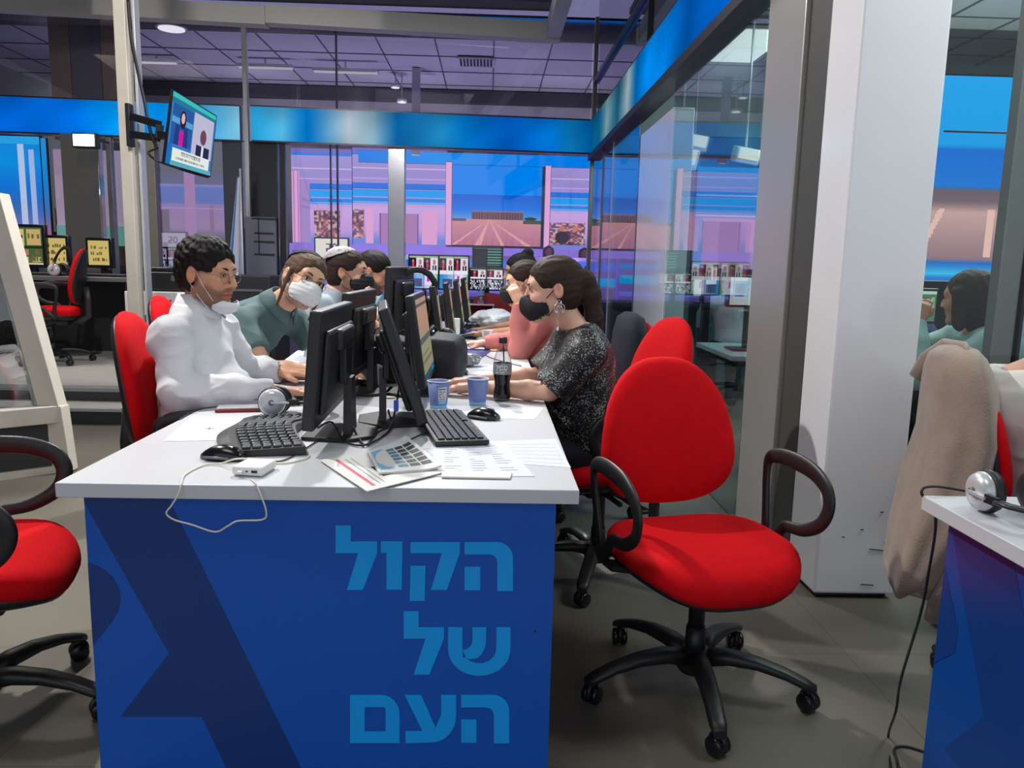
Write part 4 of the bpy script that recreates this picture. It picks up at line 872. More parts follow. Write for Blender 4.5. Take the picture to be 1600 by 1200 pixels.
# cola bottle
t = thing('cola_bottle', tuple(atZ(784, 626, .75)), 'dark cola bottle with black cap standing by the woman\'s elbow', 'bottle')
bg_ = glass('clear_plastic', (.88, .9, .9, 1), .10, 2.5); cola = mat('dark_cola', rgb(14, 8, 10), .12)
prof = [(.018, .0), (.027, .003), (.031, .012), (.031, .030), (.027, .052), (.0285, .07), (.032, .095), (.033, .12), (.0325, .145), (.029, .165), (.021, .185), (.014, .20), (.0115, .21), (.0115, .222)]
q = MB(); q.lathe(prof, (0, 0, 0), bg_, 28, caps=False); q.build('shell', t)
q = MB(); q.lathe([(r+.0004, z+.001) for r, z in prof[:8]]+[(.031, .128), (.001, .128)], (0, 0, 0), cola, 28); q.build('cola', t)
q = MB(); q.lathe([(.0335, .100), (.0342, .102), (.0342, .138), (.0335, .140)], (0, 0, 0), mat('silver_label', rgb(150, 152, 158), .35, .4), 28, caps=False)
wm_ = mat('white_print', rgb(232, 232, 232), .5)
GL = {'Z': ((0, 1, 1, 1), (1, 1, 0, 0), (0, 0, 1, 0)), 'E': ((0, 0, 0, 1), (0, 1, 1, 1), (0, .5, 1, .5), (0, 0, 1, 0)), 'R': ((0, 0, 0, 1), (0, 1, 1, 1), (1, 1, 1, .5), (1, .5, 0, .5), (.4, .5, 1, 0))}
for g_, a0 in (('Z', -132), ('E', -106), ('R', -80)):
    for x0, z0, x1, z1 in GL[g_]:
        pp = []
        for u_, w_ in ((x0, z0), ((x0+x1)/2, (z0+z1)/2), (x1, z1)):
            b_ = R_(a0+u_*17); pp.append((.0348*math.cos(b_), .0348*math.sin(b_), .107+.024*w_))
        q.tube(pp, .0014, wm_, 5)
q.build('label_band', t)
q = MB(); q.lathe([(.0145, .212), (.015, .214), (.015, .231), (.013, .233), (.001, .2335)], (0, 0, 0), BLK, 24); q.build('cap', t)
q = MB(); q.cyl((.006, 0, .125), (.001, 0, .212), .0028, BLK, 8); q.build('straw', t)
# newspaper and sheets
def sheet(name, corners, z, m, label, cat, lines=None, th=.0008, curl=.0, parent=None):
    """corners as table points (x,y): a thin sheet with printed marks"""
    P = [V(c[0], c[1], z) for c in corners]; N_ = 8; q = MB()
    f = lambda u, v: P[0]*(1-u)*(1-v)+P[1]*u*(1-v)+P[2]*u*v+P[3]*(1-u)*v+V(0, 0, curl*(max(0, u-.7)**2*6+.15*math.sin(u*5)**2*math.sin(v*3)**2))
    top = [[q.bm.verts.new(f(i/N_, j/N_)+V(0, 0, th)) for i in range(N_+1)] for j in range(N_+1)]
    bot = [[q.bm.verts.new(f(i/N_, j/N_)) for i in range(N_+1)] for j in range(N_+1)]; fs = []
    for j in range(N_):
        for i in range(N_):
            fs.append(q.bm.faces.new((top[j][i], top[j][i+1], top[j+1][i+1], top[j+1][i]))); fs.append(q.bm.faces.new((bot[j][i], bot[j+1][i], bot[j+1][i+1], bot[j][i+1])))
    for j in range(N_):
        fs.append(q.bm.faces.new((top[j][0], top[j+1][0], bot[j+1][0], bot[j][0]))); fs.append(q.bm.faces.new((top[j][N_], bot[j][N_], bot[j+1][N_], top[j+1][N_])))
        fs.append(q.bm.faces.new((top[0][j], bot[0][j], bot[0][j+1], top[0][j+1]))); fs.append(q.bm.faces.new((top[N_][j], top[N_][j+1], bot[N_][j+1], bot[N_][j])))
    q._fin(fs, m, False)
    for u0, v0, u1, v1, mm in (lines or []):
        d = V(0, 0, th+.0003); q.poly([f(u0, v0)+d, f(u1, v0)+d, f(u1, v1)+d, f(u0, v1)+d], mm)
    o = q.build(name, parent)
    return tag(o, label, cat) if label else o
def tz(x, y): p = atZ(x, y, .75); return (p.x, p.y)
INK = mat('grey_ink', rgb(120, 124, 135), .7); INKD = mat('dark_ink', rgb(58, 64, 74), .7); PB = mat('light_blue_ink', rgb(120, 180, 225), .7); PTE = mat('teal_ink', rgb(80, 130, 150), .7); PR = mat('red_ink', rgb(205, 70, 95), .7); NEWS = mat('newsprint', rgb(214, 214, 212), .85)
rl = random.Random(5)
tl = []
for r in range(12):
    for c in range(4):
        if rl.random() < .8: u = .04+c*.24; tl.append((u, .93-r*.07, u+rl.uniform(.06, .15), .94-r*.07, INK))
sheet('printed_sheet', [tz(640, 745), tz(835, 745), tz(790, 694), tz(655, 700)], .7506, PAPER, 'printed white sheet with short text lines under the newspaper', 'sheet of paper', tl)
sheet('printed_sheet', [tz(770, 722), tz(892, 731), tz(868, 686), tz(765, 690)], .7500, PAPER, 'pale sheet with a faint printed table near the right table edge', 'sheet of paper', [(.05, .1+.14*k, .95, .11+.14*k, mat('faint_ink', rgb(190, 196, 214), .7)) for k in range(6)]+[(.05+.22*k, .1, .055+.22*k, .8, mat('faint_ink', rgb(190, 196, 214), .7)) for k in range(5)])
sheet('notepad', [tz(690, 748), tz(797, 750), tz(800, 741), tz(690, 738)], .7515, NEWS, 'thin folded booklet edge under the printed sheet', 'booklet', None, .004)
t = thing('newspaper', tuple(V(*tz(600, 735), .752)), 'folded newspaper with a red heading hanging just over the front table edge', 'newspaper')
iv = -t.location
nl = [(.08, .12, .92, .16, PR), (.45, .35, .75, .5, INKD), (.5, .42, .68, .48, PTE), (.1, .22, .9, .23, INK), (.1, .28, .9, .29, INK)]
o = sheet('lower_page', [tz(500, 722), (-.256, 1.652), tz(690, 742), tz(640, 700)], .7535, NEWS, None, None, nl, .0022); o.parent = t; o.data.transform(Matrix.Translation(iv))
hl = [(.05, .1, .3, .9, PB)]
for r in range(6):
    for c in range(3): hl.append((.36+c*.2, .12+r*.12, .53+c*.2, .21+r*.12, (PTE if c == 0 else INKD)))
o = sheet('front_page', [tz(592, 746), tz(690, 738), tz(634, 690), tz(574, 712)], .7565, NEWS, None, None, hl, .005, .012); o.parent = t; o.data.transform(Matrix.Translation(iv))
sheet('white_paper', [tz(255, 690), tz(368, 688), tz(380, 652), tz(300, 650)], .7502, PAPER, 'blank white sheet lying left of the wave keyboard', 'sheet of paper', [(.45, .45, .6, .47, mat('blue_ink', rgb(120, 130, 220), .7)), (.5, .42, .53, .5, mat('blue_ink', rgb(120, 130, 220), .7))])
sheet('white_paper', [tz(400, 600), tz(490, 598), tz(485, 584), tz(410, 585)], .7502, PAPER, 'white sheet under the hands of the white-shirted man', 'sheet of paper', [(.1, .3, .9, .33, INK)])
sheet('white_paper', [tz(440, 566), tz(510, 566), tz(520, 548), tz(465, 548)], .7502, PAPER, 'white papers under the forearm of the man in green', 'sheet of paper', [(.5, .1, .52, .9, INK), (.1, .5, .4, .53, INK)])
sheet('white_paper', [tz(672, 650), tz(835, 656), tz(850, 638), tz(690, 634)], .7501, PAPER, 'pale sheet under the two blue cups', 'sheet of paper')
# crumpled tissue, nut shells etc.
def crumple(name, loc, r, m, label, cat, seed, sq=(1, 1, 1), n=3, amp=.35):
    bm = bmesh.new(); bmesh.ops.create_icosphere(bm, subdivisions=n, radius=1); rr = random.Random(seed)
    ph = [(V(rr.uniform(-1, 1), rr.uniform(-1, 1), rr.uniform(-1, 1)).normalized()*rr.uniform(2, 7), rr.uniform(0, 6)) for _ in range(9)]
    for v in bm.verts:
        k = 1+sum(abs(math.sin(v.co.dot(a)+b))-.6 for a, b in ph)*amp/4
        v.co = V(v.co.x*sq[0], v.co.y*sq[1], v.co.z*sq[2])*r*k
    zm = min(v.co.z for v in bm.verts)
    for v in bm.verts: v.co.z -= zm
    me = bpy.data.meshes.new(name); bm.to_mesh(me); bm.free(); me.materials.append(m); o = bpy.data.objects.new(name, me); C.objects.link(o); o.location = loc
    return tag(o, label, cat)
TIS = mat('tissue', rgb(226, 230, 236), .8)
crumple('tissue', atZ(590, 606, .75), .035, TIS, 'crumpled white tissue standing between the two nearest monitors', 'tissue', 3, (.8, .6, 1.3))
crumple('biscuit_crumbs', atZ(650, 632, .75), .018, mat('beige_wrapper', rgb(196, 180, 140), .6), 'small crumpled beige wrapper left of the logo cup', 'wrapper', 8, (1.5, .8, .5))
crumple('wrapper', atZ(606, 622, .75), .02, mat('beige_wrapper', rgb(196, 180, 140), .6), 'flat beige scrap on the table behind the leaning monitor', 'wrapper', 11, (1.4, .9, .15))
crumple('plastic_wrap', atZ(730, 572, .75), .06, mat('grey_cellophane', rgb(160, 160, 166), .2, .35), 'crumpled clear cellophane beside the blue booklet', 'plastic wrap', 5, (1.1, .9, .5), 4)
crumple('plastic_bag', atZ(769, 517, .75), .145, mat('white_thin_plastic', rgb(224, 226, 228), .35), 'crumpled white plastic bag in the middle of the table', 'plastic bag', 17, (1.1, 1.3, .52), 5, .3)
crumple('black_pouch', atZ(738, 520, .75), .055, BLK, 'small black pouch left of the white plastic bag', 'pouch', 21, (1, .9, .7))
crumple('nut_shells', atZ(773, 549, .75), .02, mat('beige_wrapper', rgb(196, 180, 140), .6), 'little heap of shells beside the far mouse', 'shells', 12, (1.5, 1, .3))
BK = mat('royal_blue_cover', rgb(40, 52, 120), .4)
for (x, y), rz, dx, dy, lab in (((733, 552), -12, .11, .19, 'blue printed booklet lying flat beyond the woman\'s screen'),):
    sheet('booklet', [(atZ(x, y, .75).x-dx, atZ(x, y, .75).y-dy), (atZ(x, y, .75).x+dx*.7, atZ(x, y, .75).y-dy*1.0), (atZ(x, y, .75).x+dx*1.2, atZ(x, y, .75).y+dy), (atZ(x, y, .75).x-dx*.5, atZ(x, y, .75).y+dy)], .7502, BK, lab, 'booklet', [(.2, .2+k*.14, .8, .23+k*.14, mat('pale_print', rgb(110, 130, 200), .6)) for k in range(5)], .004)
t = thing('desk_phone', tuple(atZ(726, 527, .75)), 'blue and black desk device with printed keys beside the plastic bag', 'desk phone', R_(-5))
q = MB(); q.box((0, 0, .015), (.17, .19, .03), BLK, bev=.005); q.build('body', t); q = MB(); q.box((0, .0, .034), (.155, .16, .012), BK, Euler((.1, 0, 0)), bev=.003)
for k in range(8): q.box((-.06+(k % 4)*.04, -.03+(k//4)*.05, .045), (.02, .02, .003), mat('pale_print', rgb(110, 130, 200), .6), Euler((.1, 0, 0)))
q.build('key_plate', t)
# backpacks and bags on the table
BAGM = mat('black_nylon', rgb(30, 32, 40), .7, bump=.4, bscale=70)
def softbox(loc, d, name, m, label, cat, rz=0, seed=1):
    t = thing(name, loc, label, cat, rz); bm = bmesh.new(); bmesh.ops.create_cube(bm, size=1); bmesh.ops.subdivide_edges(bm, edges=bm.edges[:], cuts=5, use_grid_fill=True)
    rr = random.Random(seed); a = rr.uniform(0, 6)
    for v in bm.verts:
        p = v.co.copy(); n_ = p.normalized()*.60; k = .45; p = p*(1-k)+n_*k; p *= 1+.05*math.sin(p.x*9+a)*math.cos(p.z*11+a)
        v.co = V(p.x*d[0], p.y*d[1], max(p.z*d[2], -.46*d[2])+.46*d[2])
    for f in bm.faces: f.smooth = True
    me = bpy.data.meshes.new('bag_body'); bm.to_mesh(me); bm.free(); me.materials.append(m); o = bpy.data.objects.new('bag_body', me); C.objects.link(o); o.parent = t
    sb = o.modifiers.new('s', 'SUBSURF'); sb.levels = 1; sb.render_levels = 2
    q = MB(); q.tube([(-.05, 0, d[2]*.93), (-.045, 0, d[2]*1.05), (.0, 0, d[2]*1.12), (.045, 0, d[2]*1.05), (.05, 0, d[2]*.93)], .008, m, 8); q.build('bag_handle', t)
    q = MB(); q.tube([(-d[0]*.42, -d[1]*.30, d[2]*.25), (-d[0]*.44, -d[1]*.36, d[2]*.7), (0, -d[1]*.42, d[2]*.82), (d[0]*.44, -d[1]*.36, d[2]*.7), (d[0]*.42, -d[1]*.30, d[2]*.25)], .003, GREY, 6); q.build('zip', t)
    return t
softbox((-.235, 3.36, .75), (.24, .27, .20), 'backpack', BAGM, 'black backpack on the table behind the screen with the brown page', 'backpack', R_(80))
softbox((-.43, 3.30, .75), (.20, .26, .20), 'bag', BAGM, 'black bag lying between the monitors in the middle of the table', 'bag', R_(10), 4)
h3 = headphones('headphones with a pale cup lying on top of the black backpack', (-.22, 3.60, .90), R_(60), R_(80))
# plastic water bottles, far
def water_bottle(label, x, y, s=1.):
    t = thing('water_bottle', tuple(atZ(x, y, .75)), label, 'bottle'); t.scale = (s,)*3
    q = MB(); q.lathe([(.028, 0), (.032, .004), (.032, .06), (.030, .065), (.032, .07), (.032, .13), (.028, .15), (.014, .175), (.012, .19)], (0, 0, 0), glass('water_plastic', (.86, .9, .95, 1), .22, 2.), 20, caps=False); q.build('shell', t)
    q = MB(); q.lathe([(.014, .188), (.014, .205), (.001, .206)], (0, 0, 0), WHTP, 14); q.build('cap', t)
    q = MB(); q.lathe([(.0325, .075), (.0325, .115)], (0, 0, 0), mat('blue_label', rgb(120, 150, 200), .5), 20, caps=False); q.build('label_band', t)
water_bottle('clear water bottle standing nearest the row of dark monitors', 721, 489, 1.1)
water_bottle('clear water bottle on the raised shelf before the maroon chair', 751, 490, 1.1)
[o for o in C.objects if 'raised shelf before' in o.get('label', '')][0].location.z = .845
t = thing('shelf_stand', tuple(atZ(745, 490, .75)), 'small grey wire shelf at the far part of the table', 'shelf')
q = MB(); q.box((0, 0, .09), (.34, .2, .008), SILV); q.build('top', t)
for x in (-.16, .16):
    q = MB(); q.box((x, 0, .045), (.008, .18, .09), SILV); q.build('side', t)
q = MB(); q.box((0, 0, .07), (.07, .03, .14), WHTP, bev=.004); tag(q.build('white_box', loc=tuple(atZ(710, 531, .75))), 'small upright white box at the foot of the far black monitors', 'box')

# ---- right-hand table things
hp2 = headphones('silver headphones at the right photo edge on the white table', (1.115, 1.585, .795), R_(20), 0, cup=SILV); hp2.rotation_euler = (R_(90), R_(0), R_(0))
cable('cable', [(1.16, 1.72, .745), (1.03, 1.71, .768), (.988, 1.70, .757), atY(1462, 810, 1.70), atY(1450, 900, 1.72), atY(1438, 960, 1.75), atY(1408, 1060, 1.75), atY(1400, 1110, 1.76), atZ(1388, 1150, .004), atZ(1392, 1200, .004), atZ(1400, 1260, .004)], .0032, CB, 'black cable hanging from the right-hand table down to the floor')
cable('cable', [atZ(1450, 1176, .004), atZ(1415, 1166, .004), atZ(1398, 1170, .004), atZ(1402, 1190, .004), atZ(1412, 1230, .004)], .0032, CB, 'black cable loop on the floor beside the right-hand table')
# ================================================================== HANGING TV, LEFT ROOM, RIGHT ROOM
a, b, c, d = atY(270, 139, 5.52), atY(339, 181, 5.72), atY(329, 277, 5.72), atY(256, 256, 5.52)   # tl tr br bl
t = thing('television', tuple((a+b+c+d)/4), 'flat television on a black wall arm, showing two news presenters', 'television')
iv = -t.location; ex = (b-a).normalized(); ez = ((a-d)+(b-c)).normalized(); n_ = ex.cross(ez).normalized()*-1
if n_.y > 0: n_ = -n_
q = MB(); q.extr([a, b, c, d], -n_*.045, BLK2); o = q.build('housing', t); o.data.transform(Matrix.Translation(iv))
def tv_fn(u, v):
    a = canvas(u, (60, 120, 190)); rect(a, u, v, 0, .93, 1, 1, (60, 190, 185)); rect(a, u, v, 0, .86, 1, .93, (40, 120, 150))
    rect(a, u, v, .04, .30, .50, .86, (40, 90, 160)); rect(a, u, v, .52, .24, .97, .88, (185, 185, 210)); rect(a, u, v, .04, .6, .5, .68, (90, 160, 210))
    elps(a, u, v, .28, .68, .07, .13, (50, 34, 50)); elps(a, u, v, .28, .70, .04, .075, (220, 180, 180)); k = (np.abs(u-.27) < .15-.05*(v-.3)) & (v < .58) & (v > .3) & (np.abs(u-.27) > .045); a[k] = (40, 60, 130)
    rect(a, u, v, .235, .30, .315, .52, (225, 20, 150)); elps(a, u, v, .76, .56, .07, .12, (110, 70, 90)); rect(a, u, v, .62, .2, .92, .42, (40, 44, 80)); rect(a, u, v, .74, .2, .79, .42, (220, 225, 240))
    rect(a, u, v, .12, .07, .94, .25, (226, 232, 226)); rect(a, u, v, 0, 0, 1, .07, (90, 170, 190)); rect(a, u, v, 0, .0, .1, .3, (30, 110, 190))
    r = np.random.RandomState(2)
    x = .32
    while x < .74:
        wd = r.uniform(.014, .026); rect(a, u, v, x, .165, x+.006, .225, (60, 66, 74)); rect(a, u, v, x, .21, x+wd, .225, (60, 66, 74))
        if r.rand() < .5: rect(a, u, v, x+wd-.006, .165, x+wd, .225, (60, 66, 74))
        x += wd+.010
    x = .22
    while x < .84:
        wd = r.uniform(.008, .016); rect(a, u, v, x, .10, x+wd, .13, (100, 104, 110)); x += wd+.008
    return a
cc = (a+b+c+d)/4; f_ = lambda p: p+(cc-p)*.035+n_*.003
o = picture('screen', f_(d), f_(c), f_(b), f_(a), 170, 120, tv_fn, 1., t); o.data.transform(Matrix.Translation(iv))
q = MB(); pm = atY(203, 196, 5.98)
q.box(pm+V(0, -.0, 0), (.035, .07, .30), BLK, bev=.006)
e1 = atY(250, 195, 5.82); e2 = atY(248, 216, 5.82)
q.bar(atY(205, 182, 5.95), e1, .03, .05, BLK); q.bar(atY(205, 210, 5.95), e2, .03, .05, BLK); q.bar(e1, e2, .04, .04, BLK); q.bar((e1+e2)/2+V(0, 0, -.02), cc-n_*.045, .04, .04, BLK); q.box(cc-n_*.055, (.2, .02, .2), BLK, Matrix((ex, n_, ez)).transposed())
o = q.build('wall_arm', t); o.data.transform(Matrix.Translation(iv))
cable('cable', [atY(200, 0, 6.0), atY(205, 60, 6.0), atY(215, 110, 5.95), atY(226, 160, 5.9), atY(235, 205, 5.85), atY(245, 232, 5.8)], .012, CB, 'black cable running down from the ceiling to the hanging television')
cable('cable', [atY(245, 232, 5.8), atY(232, 238, 5.8), atY(240, 248, 5.78), atY(252, 254, 5.7), atY(275, 262, 5.66), atY(300, 270, 5.68), atY(326, 277, 5.72)], .008, CB, 'black cable looping under the hanging television')

# ---- bright studio left
screen_obj('blue_video_wall', (-60, 212, 66, 372), 12.5, lambda u, v: (lambda a: (rect(a, u, v, 0, .93, 1, 1, (40, 170, 240)), rect(a, u, v, 0, .0, .6, .18, (100, 120, 110)), rect(a, u, v, .72, .0, .8, .92, (190, 205, 240)), rect(a, u, v, .86, 0, .92, .88, (170, 190, 238)), a)[-1])(grad(v, [(0, (150, 130, 190)), (.3, (60, 110, 190)), (.5, (10, 120, 225)), (.75, (0, 150, 240)), (1, (10, 140, 230))])), 'blue video wall with pale stripes at the left photo edge', nx=90, ny=80)
screen_obj('blue_video_wall', (68, 216, 76, 372), 12.5, lambda u, v: grad(v, [(0, (180, 100, 130)), (.3, (60, 120, 190)), (.6, (10, 140, 225)), (1, (40, 150, 230))]), 'narrow strip of blue video wall left of the polished column', nx=6, ny=40, frame=.004)
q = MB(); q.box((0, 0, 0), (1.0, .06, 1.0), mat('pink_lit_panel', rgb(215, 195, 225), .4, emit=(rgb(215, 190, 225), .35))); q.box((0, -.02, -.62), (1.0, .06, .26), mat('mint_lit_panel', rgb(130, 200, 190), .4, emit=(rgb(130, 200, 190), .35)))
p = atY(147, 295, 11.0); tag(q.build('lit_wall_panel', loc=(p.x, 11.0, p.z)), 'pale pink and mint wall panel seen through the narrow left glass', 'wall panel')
q = MB(); q.box((0, 0, 0), (1.1, .06, .75), mat('brown_slats', rgb(120, 80, 66), .6, var=.3, vscale=14)); q.box((0, .03, -.75), (1.1, .04, .9), DSK); p = atY(147, 370, 11.0); tag(q.build('brown_panel', loc=(p.x, 11.12, p.z)), 'brown patterned panel below the mint panel, left of the cream post', 'wall panel')
t = thing('floodlight', tuple(atY(131, 219, 8.9)), 'glaring square floodlight under the left blue band', 'lamp')
q = MB(); q.box((0, .05, 0), (.26, .10, .16), BLK, bev=.01); q.build('housing', t); q = MB(); q.box((0, -.004, -.0), (.22, .01, .12), glow('floodlight_face', (1, .9, .7, 1), 5)); q.build('lamp_face', t)
q = MB(); q.box((0, .3, .05), (.03, .5, .02), BLK); q.build('bracket', t)
# desk on the platform
GD = mat('grey_desk_top', rgb(104, 102, 108), .4); DK = mat('dark_cupboard', rgb(38, 38, 42), .6)
t = thing('desk', (-4.6, 8.0, .24), 'grey-topped desk with dark front on the raised platform', 'desk')
q = MB(); q.box((0, .0, .765), (2.4, .75, .045), GD, bev=.008); q.build('desktop', t); q = MB(); q.box((0, .33, .37), (2.3, .03, .74), DK); q.build('back_panel', t)
q = MB(); q.box((-.55, -.02, .35), (.9, .62, .70), DK, bev=.008); q.build('cupboard', t); q = MB(); q.box((1.15, 0, .37), (.04, .68, .74), DK); q.build('side', t)
def yellow_fn(kind):
    def fn(u, v):
        a = canvas(u, (206, 186, 110)); rr = np.random.RandomState(kind)
        if kind == 1:
            a[:] = (70, 100, 60); rect(a, u, v, .03, .5, .52, .95, (205, 190, 120)); rect(a, u, v, .58, .52, .97, .95, (200, 170, 110)); rect(a, u, v, 0, .44, 1, .49, (20, 60, 30)); rect(a, u, v, .05, .24, .62, .40, (190, 120, 90)); rect(a, u, v, .05, .05, .6, .2, (215, 205, 150)); rect(a, u, v, .7, .06, .95, .2, (190, 190, 120)); rect(a, u, v, 0, 0, 1, .04, (210, 200, 160))
        for k in range(26):
            x, y = rr.rand()*.85+.05, rr.choice([.15, .4, .65] if kind > 1 else [.1, .28, .7]); rect(a, u, v, x, y, x+.06, y+.08+.08*rr.rand(), (110, 100, 60) if rr.rand() < .7 else (150, 60, 40))
        return a
    return fn
def left_mon(x0, y0, x1, y1, Y, fn, lab, rz=0):
    t = screen_obj('monitor', (x0, y0, x1, y1), Y, fn, lab, 'monitor', 60, 44, .9, .03)
    z = t.location.z; q = MB(); q.box((0, .09, (1.03-z)/2+.05), (.06, .04, abs(z-1.03)+.12), BLK); q.box((0, .07, 1.035-z), (.24, .2, .016), BLK, bev=.004); q.build('stand', t); t.rotation_euler.z = rz; return t
left_mon(9, 355, 66, 413, 8.0, yellow_fn(1), 'monitor with green and yellow pictures, leftmost on the platform desk')
left_mon(67, 372, 103, 414, 8.1, yellow_fn(2), 'monitor with a yellow page beside the white headphones, middle of the platform desk')
left_mon(137, 376, 171, 414, 8.05, yellow_fn(3), 'monitor with a yellow page standing alone, nearest the cream post', R_(-6))
h4 = headphones('white headphones lying on the platform desk between the yellow monitors', tuple(atY(92, 423, 7.75)), R_(90), R_(20), s=1.4)
h4.location.z = 1.085
for x, lab in ((62, 'black keyboard under the leftmost yellow monitor'), (160, 'black keyboard before the lone yellow monitor')):
    q = MB(); q.box((0, 0, .012), (.45, .15, .022), BLK, bev=.004)
    for r in range(5): q.box((0, -.05+r*.025, .0245), (.42, .018, .004), GREY)
    p = atY(x, 425, 7.72); tag(q.build('keyboard', loc=(p.x, 7.78, 1.028)), lab, 'keyboard')
softbox((-4.75, 7.35, .24), (.36, .3, .5), 'backpack', BAGM, 'dark backpack on the platform under the grey desk, left of the red chair', 'backpack', .3, 9)
q = MB(); q.box((0, 0, .22), (.2, .42, .44), BLK2, bev=.01); q.box((-.03, -.212, .33), (.05, .004, .01), glow('blue_led', (.1, .2, 1, 1), 2)); tag(q.build('computer_tower', loc=(-5.05, 7.4, .24)), 'black computer tower with a blue light under the platform desk', 'computer')

# ---- slanting framed glass screen, left foreground
t = thing('glass_booth', (-2.6, 4.5, 0), 'cream metal frame with slanting glass and grey lower panel at the left photo edge', 'booth')
def fp(x, y): p = atY(x, y, 4.5); return V(p.x+2.6, 0, p.z)
F_ = [fp(-8, 330), fp(88, 636), fp(88, 700)]
q = MB(); q.bar(fp(2, 340)+V(-.03, 0, .12), fp(84, 640), .115, .10, BEIGE, (0, 1, 0), bev=.006); q.build('frame_slant', t)
q = MB(); q.bar(fp(-14, 370)+V(0, .02, .12), fp(60, 640)+V(0, .02, 0), .05, .05, BEIGE, (0, 1, 0), bev=.004); q.build('inner_bead', t)
q = MB(); q.bar(fp(88, 634), V(fp(88, 634).x+.03, 0, .0), .10, .09, BEIGE, (0, 1, 0), bev=.006); q.build('post', t)
q = MB(); q.bar(fp(95, 645), fp(95, 645)+V(-.75, -.6, -.0), .09, .10, BEIGE, bev=.006); q.build('sill_rail', t)
q = MB(); a1 = fp(95, 645)+V(-.03, 0, -.06); q.extr([a1, a1+V(-.75, -.6, 0), (a1+V(-.75, -.6, 0)).xy.to_3d()+V(0, 0, .04), a1.xy.to_3d()+V(0, 0, .04)], (.02, -.01, 0), CHAR); q.build('lower_panel', t)
q = MB(); a2 = a1.xy.to_3d(); q.bar(a2+V(.02, -.01, .02), a2+V(-.73, -.61, .02), .05, .04, BEIGE); q.build('foot_rail', t)
q = MB(); a3 = fp(78, 640); b3 = fp(-40, 240); q.poly([a3, b3, b3+V(-.75, -.6, 0), a3+V(-.75, -.6, 0)], glass('booth_glass', (.9, .93, .95, 1), .10, 2.5)); o = q.build('glass', t); so = o.modifiers.new('t', 'SOLIDIFY'); so.thickness = .01

# ---- the room to the right
t = thing('desk', (2.35, 4.85, 0), 'dark desk with pale top behind the greenish glass', 'desk')
q = MB(); q.box((0, 0, .735), (1.9, .8, .03), mat('pale_desk_top', rgb(150, 164, 172), .35), bev=.003); q.build('desktop', t); q = MB(); q.box((.1, .1, .36), (1.6, .04, .70), DK); q.build('back_panel', t)
for x in (-.8, .85):
    q = MB(); q.box((x, -.3, .36), (.05, .05, .72), GREY); q.build('leg', t)
def web_fn(u, v):
    a = canvas(u, (232, 236, 240)); rect(a, u, v, .1, .3, .3, .36, (90, 160, 210)); rect(a, u, v, .1, .72, .3, .76, (180, 200, 215)); rect(a, u, v, .6, .28, .98, .58, (60, 60, 70)); rect(a, u, v, .65, .3, .74, .5, (220, 220, 220)); rect(a, u, v, .82, .34, .9, .44, (200, 180, 170)); rect(a, u, v, .45, .78, .5, .84, (90, 90, 100)); return a
screen_obj('monitor', (1141, 434, 1215, 477), 4.75, web_fn, 'white web page on a monitor behind the greenish glass', 'monitor', 80, 60, .9, .015)
tq = [o for o in C.objects if o.get('label', '').startswith('white web page')][0]
q = MB(); zz_ = tq.location.z; q.box((0, .06, (.75-zz_)/2), (.06, .03, abs(zz_-.75)), BLK); q.box((0, .05, .758-zz_), (.24, .18, .014), BLK, bev=.004); q.build('stand', tq)
screen_obj('monitor', (1084, 437, 1096, 462), 5.6, lambda u, v: canvas(u, (230, 235, 225)), 'bright sliver of a monitor behind the greenish glass near the pale gloss panel', 'monitor', 6, 6, .9, .01, on=0)
screen_obj('monitor', (1104, 416, 1120, 444), 6.0, anchors_fn, 'small presenter monitor beyond the greenish glass', 'monitor', 40, 40, .9, .012, on=0)
# low white counter behind the groove at floor
q = MB(); q.box((1.75, 4.0, .22), (.7, .3, .44), mat('white_box_shelf', rgb(180, 190, 190), .4), bev=.006); tag(q.build('low_cabinet'), 'low pale cabinet behind the greenish glass, left of the steel pillar', 'cabinet')
# blue video wall far in the right room
def rroad(u, v):
    a = grad(v, [(0, (90, 150, 220)), (.1, (30, 120, 210)), (.12, (60, 190, 235)), (.17, (30, 110, 200)), (.19, (150, 120, 130)), (.4, (205, 165, 160)), (.45, (120, 100, 110)), (.5, (110, 95, 110)), (.52, (10, 120, 215)), (.68, (0, 110, 210)), (.70, (0, 160, 235)), (1, (10, 165, 240))])
    k = (v > .2) & (v < .42)
    for c0 in (.2, .5, .8): m = k & (np.abs(u-(c0+(c0-.5)*(.42-v)*2)) < .02); a[m] = (235, 190, 180)
    return a
screen_obj('blue_video_wall', (1425, 120, 1680, 470), 7.4, rroad, 'blue video wall with a blurred road, seen between white pillar and steel post', nx=90, ny=120)
screen_obj('blue_video_wall', (1086, 262, 1215, 420), 8.6, lambda u, v: (lambda a: (rect(a, u, v, .1, 0, .8, .5, (200, 150, 210)), rect(a, u, v, .3, 0, .68, .46, (176, 128, 190)), rect(a, u, v, 0, .72, 1, .74, (190, 190, 240)), rect(a, u, v, 0, .52, 1, .54, (190, 190, 240)), a)[-1])(grad(v, [(0, (40, 150, 220)), (.3, (90, 160, 215)), (.6, (30, 130, 220)), (1, (40, 150, 230))])), 'blue and pink video wall seen through the greenish glass', nx=70, ny=60)
screen_obj('blue_video_wall', (955, 252, 1000, 384), 13.6, road_fn, 'strip of road picture beyond the side glass, right of the corner mullion', nx=60, ny=100)
q = MB(); q.box((4.2, 5.2, 3.5), (5.6, 8.6, .05), mat('pale_green_ceiling', rgb(176, 190, 190), .5))
for i in range(9): q.box((1.6+i*.6, 5.2, 3.47), (.02, 8.6, .01), mat('tile_gap2', rgb(100, 112, 112), .6))
for i in range(14): q.box((4.2, 1.2+i*.6, 3.472), (5.6, .02, .01), mat('tile_gap2', rgb(100, 112, 112), .6))
